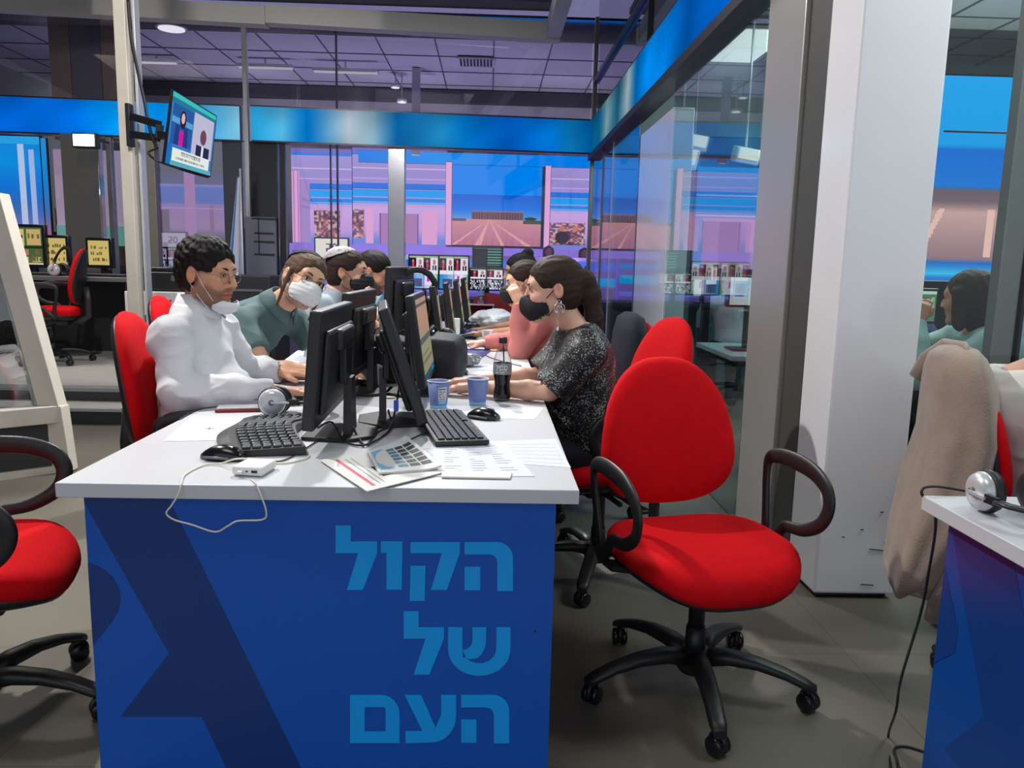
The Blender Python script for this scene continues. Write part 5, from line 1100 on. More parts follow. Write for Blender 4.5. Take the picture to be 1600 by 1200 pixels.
struct(q.build('ceiling_right'))
q = MB(); q.box((4.0, 8.8, 3.1), (5.4, .08, .9), mat('pale_teal_wall', rgb(150, 168, 172), .5)); q.box((4.0, 8.85, 1.0), (5.4, .05, 2.0), mat('teal_wall', rgb(70, 110, 130), .4)); struct(q.build('wall_right_room'))
def ceil_vent(x, y, lab):
    t = thing('ceiling_vent', tuple(atZ(x, y, 3.46)), lab, 'vent')
    q = MB(); q.box((0, 0, 0), (.5, .5, .02), mat('vent_dark2', rgb(90, 100, 104), .6)); q.build('backing', t); q = MB()
    for k in range(8): q.box((-.2+k*.057, 0, -.016), (.03, .46, .014), WHTP)
    q.build('slats', t)
ceil_vent(1188, 92, 'slatted ceiling vent beyond the glass, nearest the steel pillar'); ceil_vent(1122, 130, 'smaller-looking slatted ceiling vent farther off behind the greenish glass')
t = thing('ceiling_light', tuple(atZ(1160, 70, 3.45)), 'bright ceiling light behind the greenish glass near the top', 'ceiling light')
q = MB(); q.box((0, 0, 0), (.62, 1.2, .03), SILV); q.build('frame', t); q = MB(); q.box((0, 0, -.02), (.56, 1.14, .02), glow('lamp_cool', (.95, 1, 1, 1), 1.6)); q.build('diffuser', t)
for x, y, Y, w__, lab in ((1064, 246, 6.2, .15, 'white spotlight hood beside the pale gloss panel'), (1165, 243, 6.4, .12, 'small white spotlight hood beside the steel pillar'), (1085, 222, 7.4, .14, 'curved white lamp behind the greenish glass')):
    t = thing('studio_lamp', tuple(atY(x, y, Y)), lab, 'lamp'); q = MB(); q.box((0, 0, 0), (w__*1.6, .16, w__), WHTP, Euler((.2, .15, 0)), bev=.012); q.build('hood', t); q = MB(); q.box((0, -.085, 0), (w__*1.3, .01, w__*.7), glow('lamp_warm', (1, .96, .8, 1), 1.4), Euler((.2, .15, 0))); q.build('lamp_face', t)
    q = MB(); q.cyl((0, 0, w__*.4), (0, 0, 3.45-t.location.z), .01, SILV, 8); q.build('drop_rod', t)
t = thing('column', (2.62, 7.3, 0), 'tall pale column with a round cap behind the greenish glass', 'column')
q = MB(); q.box((0, 0, 1.4), (.30, .2, 2.8), WHTP, bev=.02); q.build('shaft', t); q = MB(); q.cyl((0, 0, 2.8), (0, 0, 3.45), .05, SILV); q.lathe([(.05, 2.82), (.16, 2.84), (.16, 2.87), (.05, 2.89)], (0, 0, 0), SILV); q.build('cap', t)
t = thing('desk', (2.75, 3.85, 0), 'dark desk with grey top in front of the woman in mint', 'desk')
q = MB(); q.box((-.3, 0, .735), (1.4, .7, .03), mat('grey_desk_top', rgb(104, 102, 108), .4), bev=.003); q.build('desktop', t); q = MB(); q.box((-.3, -.3, .36), (1.3, .04, .70), DK); q.build('front_panel', t)
tm = screen_obj('monitor', (1436, 455, 1462, 502), 3.95, lambda u, v: (lambda a: (rect(a, u, v, 0, .9, 1, 1, (200, 220, 200)), rect(a, u, v, .1, .05, .5, .8, (60, 110, 70)), rect(a, u, v, .7, .3, .9, .8, (150, 190, 150)), a)[-1])(canvas(u, (90, 130, 100))), 'monitor with green page in front of the woman in mint', 'monitor', 40, 60, .8, .015)
q = MB(); q.box((0, .05, (.75-tm.location.z)/2), (.06, .03, abs(.75-tm.location.z)), BLK); q.box((0, .05, .757-tm.location.z), (.2, .16, .012), BLK); q.build('stand', tm)
q = MB(); q.box((3.05, 5.2, 1.03), (1.2, .05, .34), BLK2, bev=.01); q.box((3.05, 5.21, .46), (.08, .03, .9), BLK2); q.box((3.05, 5.21, .01), (.4, .3, .02), BLK2); tag(q.build('dark_screen_back'), 'black monitor back behind the woman in mint, low by the steel post', 'monitor')
q = MB(); q.cyl(atY(1475, 205, 3.2), atY(1590, 208, 3.2), .004, CB, 6); tag(q.build('wire'), 'thin black wire strung across the glass right of the white pillar', 'wire')
# ================================================================== PEOPLE
def nrm(v): v = np.asarray(v, float); return v/np.linalg.norm(v)
class SDF:
    """smooth union of round cones and ellipsoids, each touched only near itself"""
    def __init__(s, lo, hi, h):
        s.lo = np.array(lo, float); s.h = h; s.n = np.maximum(((np.array(hi)-s.lo)/h).astype(int)+2, 4); s.d = np.full(s.n, .25, np.float32)
    def _blk(s, lo, hi, pad):
        a = np.clip(((np.array(lo)-pad-s.lo)/s.h).astype(int), 0, s.n-1); b = np.clip(((np.array(hi)+pad-s.lo)/s.h).astype(int)+2, 1, s.n)
        sl = tuple(slice(a[i], max(b[i], a[i]+1)) for i in range(3))
        g = [s.lo[i]+s.h*np.arange(sl[i].start, sl[i].stop, dtype=np.float32) for i in range(3)]
        return sl, g[0][:, None, None], g[1][None, :, None], g[2][None, None, :]
    def _mix(s, sl, d, k, mode):
        o = s.d[sl]
        if mode == 'sub': d = -d; hh = np.maximum(k-np.abs(o-d), 0)/max(k, 1e-6); s.d[sl] = np.maximum(o, d)+hh*hh*k*.25
        elif mode == 'int': s.d[sl] = np.maximum(o, d)
        else: hh = np.maximum(k-np.abs(o-d), 0)/max(k, 1e-6); s.d[sl] = np.minimum(o, d)-hh*hh*k*.25
    def rc(s, a, b, ra, rb, k=.02, mode='add', capb=False, capa=False, flat=None):
        a = np.array(a, float); b = np.array(b, float); R = max(ra, rb)
        sl, X, Y, Z = s._blk(np.minimum(a, b)-R, np.maximum(a, b)+R, k+.012); ab = b-a; L2 = max(ab@ab, 1e-9)
        px, py, pz_ = X-a[0], Y-a[1], Z-a[2]; t = (px*ab[0]+py*ab[1]+pz_*ab[2])/L2; tc = np.clip(t, 0, 1)
        dx, dy, dz = px-tc*ab[0], py-tc*ab[1], pz_-tc*ab[2]
        if flat is not None:   # squash along a direction
            f, q_ = nrm(flat[0]), flat[1]; w_ = (dx*f[0]+dy*f[1]+dz*f[2])*(1/q_-1); dx, dy, dz = dx+f[0]*w_, dy+f[1]*w_, dz+f[2]*w_
        d = np.sqrt(dx*dx+dy*dy+dz*dz)-(ra+(rb-ra)*tc)
        if capb: d = np.maximum(d, (t-1)*math.sqrt(L2))
        if capa: d = np.maximum(d, -t*math.sqrt(L2))
        s._mix(sl, d.astype(np.float32), k, mode)
    def ell(s, c, r, M=None, k=.02, mode='add'):
        """ellipsoid; M columns = its axes"""
        c = np.array(c, float); r = np.array(r, float); M = np.eye(3) if M is None else M; R = r.max()
        sl, X, Y, Z = s._blk(c-R, c+R, k+.012); px, py, pz_ = X-c[0], Y-c[1], Z-c[2]
        q_ = [(px*M[0, i]+py*M[1, i]+pz_*M[2, i]) for i in range(3)]
        k0 = np.sqrt(sum((q_[i]/r[i])**2 for i in range(3))); k1 = np.sqrt(sum((q_[i]/r[i]**2)**2 for i in range(3)))
        s._mix(sl, (k0*(k0-1)/np.maximum(k1, 1e-6)).astype(np.float32), k, mode)
    def plane(s, p, n, keep_neg=True):
        n = nrm(n); sl, X, Y, Z = s._blk(s.lo, s.lo+s.h*s.n, 0); d = (X-p[0])*n[0]+(Y-p[1])*n[1]+(Z-p[2])*n[2]
        s.d[sl] = np.maximum(s.d[sl], d if keep_neg else -d)
    def mesh(s):
        """naive surface nets"""
        d = s.d; d[0], d[-1] = .1, .1; d[:, 0], d[:, -1] = .1, .1; d[:, :, 0], d[:, :, -1] = .1, .1
        ins = d < 0; c = ins[:-1, :-1, :-1].astype(np.int8)
        for i in (0, 1):
            for j in (0, 1):
                for k in (0, 1):
                    if i+j+k: c = c+ins[i:ins.shape[0]-1+i, j:ins.shape[1]-1+j, k:ins.shape[2]-1+k]
        act = (c > 0) & (c < 8); I = np.argwhere(act); idx = np.full(act.shape, -1, np.int32); idx[act] = np.arange(len(I))
        P = np.zeros((len(I), 3)); W = np.zeros(len(I)); i0, i1, i2 = I.T
        cs = [(a, b, e) for a in (0, 1) for b in (0, 1) for e in (0, 1)]
        for A in cs:
            for ax in range(3):
                if A[ax]: continue
                B = list(A); B[ax] = 1; da = d[i0+A[0], i1+A[1], i2+A[2]]; db = d[i0+B[0], i1+B[1], i2+B[2]]; m = (da < 0) != (db < 0)
                t = np.where(m, da/np.where(m, da-db, 1), 0); p = np.tile(np.array(A, float), (len(I), 1)); p[:, ax] += t; P[m] += p[m]; W += m
        P = (I+P/W[:, None])*s.h+s.lo; F = []
        for ax in range(3):
            u, v = (ax+1) % 3, (ax+2) % 3; a = [slice(None)]*3; b = [slice(None)]*3; a[ax] = slice(0, -1); b[ax] = slice(1, None)
            ch = ins[tuple(a)] != ins[tuple(b)]; E = np.argwhere(ch); E = E[(E[:, u] > 0) & (E[:, v] > 0)]
            E = E[(E[:, u] < act.shape[u]) & (E[:, v] < act.shape[v])]
            fl = ins[tuple(E.T)]; e = np.zeros(3, int)
            def g(du, dv):
                Q = E.copy(); Q[:, u] -= du; Q[:, v] -= dv; return idx[tuple(Q.T)]
            q_ = np.stack([g(1, 1), g(0, 1), g(0, 0), g(1, 0)], -1); q_[~fl] = q_[~fl][:, ::-1]; F.append(q_)
        F = np.concatenate(F); return P, F[(F >= 0).all(1)]
def normals(P, F):
    n = np.cross(P[F[:, 2]]-P[F[:, 0]], P[F[:, 3]]-P[F[:, 1]]); N_ = np.zeros_like(P)
    for k in range(4): np.add.at(N_, F[:, k], n)
    return N_/np.maximum(np.linalg.norm(N_, axis=1, keepdims=True), 1e-9)
def smooth(P, F, it=1):
    for _ in range(it):
        S = np.zeros_like(P); c = np.zeros(len(P))
        for a, b in ((0, 1), (1, 2), (2, 3), (3, 0)):
            np.add.at(S, F[:, a], P[F[:, b]]); np.add.at(c, F[:, a], 1); np.add.at(S, F[:, b], P[F[:, a]]); np.add.at(c, F[:, b], 1)
        P = P*.4+.6*S/c[:, None]
    return P
def fbm(P, sc, seed, oct=3):
    r = np.random.RandomState(seed); o = np.zeros(len(P)); a = 1.
    for i in range(oct):
        for _ in range(5):
            dr = r.normal(size=3); dr /= np.linalg.norm(dr); o += a*np.sin(P@dr*sc+r.rand()*6+1.5*np.sin(P@np.roll(dr, 1)*sc*.6+r.rand()*6))/5
        sc *= 2.1; a *= .5
    return o
def frame(fwd, tilt=0., up=(0, 0, 1)):
    """columns: right, forward, up of a head looking along fwd, rolled by tilt"""
    y = nrm(fwd); x = nrm(np.cross(y, up)); z = np.cross(x, y); c, s_ = math.cos(tilt), math.sin(tilt); return np.stack([x*c+z*s_, y, z*c-x*s_], 1)
SKINS = {'a': (205, 152, 122), 'b': (214, 164, 138), 'c': (196, 142, 112), 'd': (222, 172, 148)}
HAIRB = mat('near_black_hair', rgb(24, 20, 20), .6, spec=.2, bump=.5, bscale=350)
HAIRBR = mat('dark_brown_hair', rgb(52, 38, 32), .6, spec=.2, bump=.5, bscale=350)
HAIRL = mat('brown_hair', rgb(86, 66, 50), .6, spec=.2, bump=.5, bscale=350)
EYEW = mat('eye_white', rgb(225, 220, 215), .2); IRIS = mat('dark_iris', rgb(40, 26, 20), .1)

def person(label, Hc, fwd, tilt, neck, chest, pelvis, shL, shR, elL, elR, wrL, wrR, handL, handR, knL, knR, ftL, ftR,
           skin='a', h=.006, sex='m', shirt=None, sleeve=1., trousers=None, hair=None, beard=0., eyes='R', collar=None, grip=None, headonly_box=None, loose=.012, belly=.0, folds=.004, bust=0., mv=(0, 0, 0), hmv=(0, 0, 0)):
    """every argument after the label is a measured joint in the room; handX = (finger direction, palm normal, curl)"""
    A_ = lambda p: np.array(p, float)
    Hc, neck, chest, pelvis, shL, shR, elL, elR, wrL, wrR, knL, knR, ftL, ftR = map(A_, (Hc, neck, chest, pelvis, shL, shR, elL, elR, wrL, wrR, knL, knR, ftL, ftR))
    mv = A_(mv); Hc, neck, chest, shL, shR = Hc+mv+A_(hmv), neck+mv, chest+mv, shL+mv, shR+mv
    M = frame(fwd, tilt); L = lambda *p: Hc+M@np.array(p, float)
    allp = np.array([Hc, neck, chest, pelvis, shL, shR, elL, elR, wrL, wrR, knL, knR, ftL, ftR]); lo = allp.min(0)-.25; hi = allp.max(0)+.25; lo[2] = max(lo[2], -.002)
    root = thing('person', (float(pelvis[0]), float(pelvis[1]), 0), label, 'person'); iv = -A_(root.location); iv = np.array([iv[0], iv[1], 0])
    side = nrm(shR-shL); upv = nrm(neck-pelvis); fr = nrm(np.cross(upv, side)); T = np.stack([side, fr, upv], 1)
    def torso(s, e=0., k=.05):
        w = np.linalg.norm(shR-shL)
        s.ell(pelvis+upv*.03, (.165+e, .125+e+belly*.4, .12+e), T, k); mid = (pelvis+chest)/2+fr*(.01+belly*.5)
        s.ell(mid, (.145+e+belly*.5, .105+e+belly, .14+e), T, k); s.ell(chest, (.150+e, .100+e, .150+e), T, k)
        if bust:
            for sg in (-1, 1): s.ell(chest+fr*.085+side*sg*.07-upv*.03, (.07+e, .06+e, .07+e), T, .04)
        s.rc(shL, shR, .048+e, .048+e, k); s.rc(neck-upv*.03, chest+upv*.05, .06+e, .10+e, k)
        s.rc(neck-upv*.03, shL, .035+e, .042+e, .04); s.rc(neck-upv*.03, shR, .035+e, .042+e, .04)
    def legs(s, e=0.):
        for sg, kn, ft in ((-1, knL, ftL), (1, knR, ftR)):
            hp_ = pelvis+side*sg*.09; s.rc(hp_, kn, .085+e, .058+e, .03); s.rc(kn, ft+A_([0, 0, .07]), .056+e, .038+e, .02)
    s = SDF(lo, hi, h); torso(s); legs(s)
    ff = nrm([fr[0], fr[1], 0])
    for ft in (ftL, ftR): s.rc(ft+A_([0, 0, .04])-ff*.03, ft+ff*.13+A_([0, 0, .03]), .04, .03, .02)
    r0 = .9 if sex == 'f' else 1.
    for sh, el, wr, hd in ((shL, elL, wrL, handL), (shR, elR, wrR, handR)):
        s.rc(sh, el, .05*r0, .040*r0, .02); md = el+(wr-el)*.3; s.rc(el, md, .039*r0, .040*r0, .01); s.rc(md, wr, .040*r0, .026*r0, .015)
        if hd is None: continue
        fd, pn, curl = nrm(hd[0]), nrm(hd[1]), hd[2]; pn = nrm(pn-fd*(pn@fd)); sd = np.cross(fd, pn); thumb = hd[3] if len(hd) > 3 else 1
        k_ = wr+fd*.085*r0   # knuckle centre; palm squashed along its normal
        s.rc(wr, wr+fd*.025, .025, .028, .015, flat=(pn, .75))
        for j, off in enumerate((-.027, -.009, .009, .027)): s.rc(wr+fd*.02+sd*off*.6, k_+sd*off*r0, .015, .0125, .012)
        for j, (off, ln) in enumerate(((-.029, .068), (-.010, .078), (.010, .073), (.028, .056))):
            off *= thumb*r0; p = k_+sd*off; dv = nrm(fd+sd*off*2.2); a = 0; ln *= r0
            for q_, (lf, r1, r2) in enumerate(((.46, .0098, .0090), (.30, .0090, .0082), (.24, .0082, .0072))):
                a += curl*(.35, .55, .4)[q_]*(1+.12*j); nd = nrm(dv*math.cos(a)+pn*math.sin(a)); p2 = p+nd*ln*lf; s.rc(p, p2, r1*r0, r2*r0, .003); p = p2
        tb = wr+fd*.028-sd*thumb*.020+pn*.006; t1 = tb+nrm(fd*.75-sd*thumb*.6+pn*.35)*.036; t2 = t1+nrm(fd*.95-sd*thumb*.15+pn*.3)*.028
        s.rc(tb, t1, .016*r0, .0115*r0, .01); s.rc(t1, t2, .0112*r0, .0095*r0, .003)
    # neck and head
    s.rc(L(0, -.022, -.05), neck-upv*.02, .050*r0, .056*r0, .025)
    s.ell(L(0, -.012, .032), (.074, .096, .088), M, .02); s.ell(L(0, .028, -.035), (.060, .062, .078), M, .025)
    jw = .050 if sex == 'f' else .055
    for sg in (-1, 1): s.rc(L(sg*jw, -.005, -.055), L(sg*.014, .070, -.100), .018, .017, .02)
    s.ell(L(0, .073, -.098), (.021, .017, .017), M, .015); s.rc(L(-.034, .072, .026), L(.034, .072, .026), .016, .016, .02)
    for sg in (-1, 1): s.ell(L(sg*.036, .062, -.028), (.026, .026, .024), M, .02)
    for sg in (-1, 1): s.ell(L(sg*.031, .096, .006), (.018, .012, .012), M, .012, 'sub')
    nl_ = .104 if sex == 'f' else .110
    s.rc(L(0, .086, .014), L(0, nl_, -.026), .0075, .0105, .008)
    for sg in (-1, 1): s.ell(L(sg*.0125, .094, -.030), (.0085, .011, .0075), M, .006)
    s.rc(L(-.019, .083, -.058), L(.019, .083, -.058), .0075, .0075, .005, flat=None); s.rc(L(0, .086, -.0575), L(0, .086, -.0575), .009, .009, .006); s.rc(L(-.016, .082, -.069), L(.016, .082, -.069), .008, .008, .004)
    for sg in (-1, 1):
        s.ell(L(sg*.078, -.012, -.002), (.009, .019, .031), M, .006); s.ell(L(sg*.086, -.006, .003), (.007, .010, .017), M, .004, 'sub')
    P, F = s.mesh(); P = smooth(P, F, 1)
    base = lin(SKINS[skin]); col = np.tile(base, (len(P), 1)); Q = (P-Hc)@M; N3 = fbm(P, 30, 1, 2)[:, None]; col *= 1+.05*N3
    ears = (np.abs(Q[:, 0]) > .07) & (np.abs(Q[:, 2]) < .05); col[ears] *= (1.03, .90, .88)
    lips = (np.abs(Q[:, 0]) < .024) & (Q[:, 1] > .078) & (Q[:, 2] < -.051) & (Q[:, 2] > -.077); col[lips] = base*np.array((.86, .50, .50))
    mo = lips & (np.abs(Q[:, 2]+.0635) < .003); col[mo] = base*np.array((.35, .2, .2))
    ck = np.exp(-((np.abs(Q[:, 0])-.04)**2+(Q[:, 2]+.03)**2)/.0005)*(Q[:, 1] > .03); col *= 1-ck[:, None]*np.array((0, .12, .12))
    if beard:
        sg_ = lambda x: 1/(1+np.exp(-np.clip(x, -30, 30))); nz = .004*fbm(Q, 120, 7, 2)
        bm_ = sg_((-.034-Q[:, 2]-.45*np.maximum(Q[:, 1]-.05, 0)+nz)/.004)*sg_((Q[:, 2]+.135)/.006)*sg_((Q[:, 1]+.012-.25*(Q[:, 2]+.05)+nz)/.005)*~lips
        bm2 = sg_((.028-np.abs(Q[:, 0]))/.003)*sg_((Q[:, 1]-.082)/.002)*sg_((-.040-Q[:, 2])/.0015)*sg_((Q[:, 2]+.052)/.0015)
        sb = sg_((Q[:, 1]+.010)/.003)*sg_((.012-Q[:, 1])/.003)*sg_((Q[:, 2]+.06)/.004)*sg_((.02-Q[:, 2])/.004)*(np.abs(Q[:, 0]) > .055)*~ears
        k = (np.clip(bm_+bm2+sb, 0, 1)*beard)[:, None]; col = col*(1-k)+lin((50, 40, 36))*k
    rawmesh('body', P+iv, F, attrmat('skin', 0, .5, .12, 260), root, True, np.concatenate([col, np.ones((len(col), 1))], 1))
    up_ = M[:, 2]
    # eyes and brows
    for sg in (-1, 1):
        if eyes != 'B' and ((eyes == 'R') != (sg > 0)): continue
        q = MB(); q.loft([[V(*(L(sg*.031+.0125*math.cos(a)*r, .0835+.004*(1-r*r), .005+.0052*math.sin(a)*r)+iv)) for a in [2*PI*j/18 for j in range(18)]] for r in (1, .8, .5, .05)], EYEW)
        q.loft([[V(*(L(sg*.031+.002+.0052*math.cos(a)*r, .0875+.0007*(1-r*r), .005+.0052*math.sin(a)*r)+iv)) for a in [2*PI*j/14 for j in range(14)]] for r in (1, .6, .05)], IRIS)
        q.tube([V(*(L(sg*.031+.0138*math.cos(a), .0850+.003*math.sin(a), .0055+.0062*math.sin(a))+iv)) for a in [PI*j/8 for j in range(9)]], .0014, HAIRB, 5); q.build('eye', root)
    for sg in (-1, 1):
        q = MB(); q.tube([V(*(L(sg*x, y, z)+iv)) for x, y, z in ((.014, .0905, .024), (.026, .0905, .029), (.038, .085, .029), (.048, .076, .023))], [.0035, .0042, .0036, .0015], HAIRB if hair and hair[0] is not HAIRL else HAIRL, 6, sy=[.002]*4); q.build('eyebrow', root)
    # clothes
    if shirt:
        s = SDF(lo, hi, h); torso(s, loose, .05); ends = []
        for sh, el, wr in ((shL, elL, wrL), (shR, elR, wrR)):
            if sleeve >= 1.5:
                s.rc(sh, el, .052+loose*.5, .053+loose*.5, .03); s.rc(el, el*.4+wr*.6, .056+loose*.5, .050+loose*.3, .02); s.rc(el*.4+wr*.6, wr, .050+loose*.3, .038+loose*.2, .02, capb=True)
                cf = nrm(wr-el); s.rc(wr-cf*.065, wr-cf*.002, .038+loose*.3, .037+loose*.3, .003, capa=True, capb=True)
            else:
                e_ = sh+(el-sh)*sleeve; s.rc(sh-(el-sh)*.05, e_, .056+loose*.5, .056+loose*.8, .02, capb=True)
        s.rc(neck-upv*.01+fr*.012, neck+upv*.25+fr*.03, .054*r0, .085, .004, 'sub')
        if collar == 'open': s.rc(neck+fr*.05, neck-upv*.09+fr*.13, .03, .01, .01, 'sub')
        s.plane(pelvis-upv*(.09), -upv); s.rc(neck+upv*.018+fr*.02, neck+upv*.3+fr*.06, .09, .12, .003, 'sub', capa=True)
        P, F = s.mesh(); P = smooth(P, F, 2); N_ = normals(P, F); Qc = P@T
        fo = np.maximum(-.007, folds*(.9*fbm(Qc*np.array([1, 1, .6]), 30, 4, 2)-1.3*np.abs(fbm(Qc*np.array([.8, 1, 1.5]), 24, 9, 2))+.5)); P = P+N_*fo[:, None]
        sh_ = rawmesh('shirt', P+iv, F, shirt, root)
        if collar in ('shirt', 'polo', 'open'):
            q = MB(); rings = []; cc_ = neck+upv*.005+fr*.012; hh_ = .040 if collar == 'shirt' else .03
            for rr, zz in ((.058, -.01), (.057, hh_+.012), (.061, hh_+.016), (.080, .012), (.092, -.010), (.088, -.014), (.070, .006)):
                rings.append([V(*(cc_+side*math.cos(a)*rr*r0*1.02+fr*math.sin(a)*rr*r0*1.05+upv*(zz-.030*max(0, math.sin(a))**2)+iv)) for a in [PI/2+.22+(2*PI-.44)*j/30 for j in range(31)]])
            q.loft(rings, shirt, closed=False, caps=False); o = q.build('collar', sh_); m_ = o.modifiers.new('t', 'SOLIDIFY'); m_.thickness = .003
    if trousers:
        s = SDF(lo, hi, max(h, .008)); legs(s, .014); s.ell(pelvis-upv*.01, (.175, .14+belly*.4, .11), T, .04); s.plane(ftL*[0, 0, 1]+A_([0, 0, .06]), (0, 0, -1)); P, F = s.mesh(); P = smooth(P, F, 1)
        rawmesh('trousers', P+iv, F, trousers, root)
        for ft in (ftL, ftR):
            s = SDF(ft-.22, ft+.22, .007); s.rc(ft+A_([0, 0, .05])-ff*.03, ft+ff*.14+A_([0, 0, .038]), .048, .037, .02); s.plane(A_([0, 0, .002]), (0, 0, -1)); P, F = s.mesh(); rawmesh('shoe', P+iv, F, BLK, root)
    # hair: list of primitives in head space
    if hair:
        hm, kind = hair; ph = min(h, .005); s = SDF(Hc-.42, Hc+.22, ph)
        if kind == 'curly': s.ell(L(0, -.018, .050), (.088, .106, .090), M, .02); s.ell(L(0, -.045, -.01), (.080, .075, .075), M, .03)
        elif kind == 'short': s.ell(L(0, -.018, .042), (.081, .101, .086), M, .02); s.ell(L(0, -.045, -.015), (.076, .070, .075), M, .02)
        else: s.ell(L(0, -.018, .040), (.083, .104, .087), M, .02); s.ell(L(0, -.045, -.01), (.078, .072, .08), M, .02)
        # bare face, temples and neck
        hl = .066 if kind != 'curly' else .070
        s.ell(L(0, .115, -.030), (.085, .098, hl+.030), M, .012, 'sub')
        for sg in (-1, 1):
            s.ell(L(sg*.09, .028, -.035), (.036, .048, .055), M, .01, 'sub')
            if kind not in ('long', 'loose'): s.ell(L(sg*.092, -.012, -.015), (.030, .026, .045), M, .006, 'sub')
        s.plane(L(0, 0, {'long': -.36, 'loose': -.13}.get(kind, -.065)), -M[:, 2])
        if kind == 'long':
            s.rc(L(0, -.085, .035), L(0, -.13, .02), .034, .036, .02); pts = [L(0, -.12, .03), L(.0, -.145, -.03), L(.0, -.150, -.12), L(.0, -.145, -.23), L(.0, -.14, -.34)]
            for a, b, r1, r2 in zip(pts[:-1], pts[1:], (.030, .034, .032, .026), (.034, .032, .026, .010)): s.rc(a, b, r1, r2, .02)
        if kind == 'bun': s.ell(L(0, -.07, .115), (.038, .04, .034), M, .015)
        if kind == 'loose':
            s.ell(L(0, -.055, -.05), (.10, .085, .12), M, .03); s.ell(L(0, -.05, .0), (.10, .09, .11), M, .03)
            for sg in (-1, 1): s.rc(L(sg*.083, .02, .03), L(sg*.09, .015, -.11), .022, .030, .02)
        if kind == 'sidelock':
            for sg in (-1, 1): s.rc(L(sg*.076, .012, .02), L(sg*.082, .022, -.06), .010, .007, .005); s.rc(L(sg*.082, .022, -.06), L(sg*.078, .02, -.14), .008, .006, .004)
        P, F = s.mesh(); N_ = normals(P, F); Qh = (P-Hc)@M
        if kind == 'curly': dsp = .0045*np.sign(fbm(Qh, 260, 3, 1))*np.abs(fbm(Qh, 260, 3, 1))**.6+.003*fbm(Qh, 90, 5, 1)
        elif kind == 'loose': dsp = .006*fbm(Qh*np.array([1, 1, .4]), 90, 3, 2)
        else: dsp = .0022*fbm(Qh*np.array([1, .35, 1]), 240, 3, 2)
        rawmesh('hair', P+N_*dsp[:, None]+iv, F, hm, root)
    return dict(root=root, L=lambda *p: V(*(L(*p)+iv)), M=M, iv=iv, Hc=Hc, h=h)
def head_piece(pr_, name, m, fn, h=.004, box=.2, cen=(0, .05, -.06), disp=None):
    """a worn piece sculpted in head space"""
    M, Hc, iv = pr_['M'], pr_['Hc'], pr_['iv']; s = SDF(np.array(cen)-box/2, np.array(cen)+box/2, h); fn(s); P, F = s.mesh(); P = smooth(P, F, 1)
    if disp: P = P+normals(P, F)*disp(P)[:, None]
    return rawmesh(name, P@M.T+Hc+iv, F, m, pr_['root'])
def face_mask(pr_, m, low=0., wide=0.):
    par = None
    def f(s):
        s.ell((0, .052, -.050+low), (.068+wide, .074, .064), None, .01); s.ell((0, .115, -.040+low), (.018, .016, .028), None, .03)
        s.ell((0, .048, -.050+low), (.064+wide, .070, .068), None, .002, 'sub')
        s.plane((0, 0, -.010+low), (0, -.25, 1)); s.plane((0, .02, -.118+low), (0, -.2, -1)); s.plane((0, .022, 0), (0, -1, 0))
    par = head_piece(pr_, 'face_mask', m, f, .003, .22, disp=lambda P: .0008*np.sin(P[:, 2]*330)*(np.abs(P[:, 0]) > .01))
    L = pr_['L']
    for sg in (-1, 1):
        q = MB(); q.tube([L(sg*.062, .035, -.028+low), L(sg*.075, .012, .0), L(sg*.082, -.010, .026), L(sg*.084, -.030, .012), L(sg*.080, -.030, -.022), L(sg*.068, .0, -.075), L(sg*.058, .035, -.088+low)], .0013, m, 5); q.build('mask_loop', par)
def specs(pr_, m, clear):
    L = pr_['L']; q = MB()
    for sg in (-1, 1):
        q.tube([L(sg*.033+.024*math.cos(a), .098-.004*abs(math.cos(a)), -.002+.018*math.sin(a)*(1.0)) for a in [2*PI*j/20 for j in range(20)]], .0011, m, 5, loop=True)
        q.tube([L(sg*.056, .094, .004), L(sg*.072, .05, .008), L(sg*.080, .0, .010), L(sg*.078, -.02, -.002)], .0011, m, 5)
    q.tube([L(-.010, .1, .002), L(0, .112, .005), L(.010, .1, .002)], .0011, m, 5); q.build('spectacles', pr_['root'])
WSH = mat('white_shirt_cotton', rgb(214, 214, 219), .85, bump=.9, bscale=17, var=.02)
GRN = mat('slate_green_polo', rgb(84, 108, 110), .9, bump=.3, bscale=30, var=.04)
LGR = mat('grey_blue_tee', rgb(158, 168, 180), .9, bump=.3, bscale=30)
WTE = mat('off_white_tee', rgb(218, 214, 208), .9, bump=.3, bscale=30, var=.02)
PNK = mat('salmon_top', rgb(206, 124, 120), .9, bump=.3, bscale=30)
MNT = mat('mint_shirt', rgb(150, 178, 170), .85, bump=.3, bscale=30)
JEAN = mat('dark_trousers', rgb(34, 38, 50), .9); MW = mat('white_mask_cloth', rgb(222, 224, 228), .85, bump=.2, bscale=60); MBK = mat('black_mask_cloth', rgb(26, 28, 34), .8); MBL = mat('blue_surgical_mask', rgb(140, 190, 214), .8)
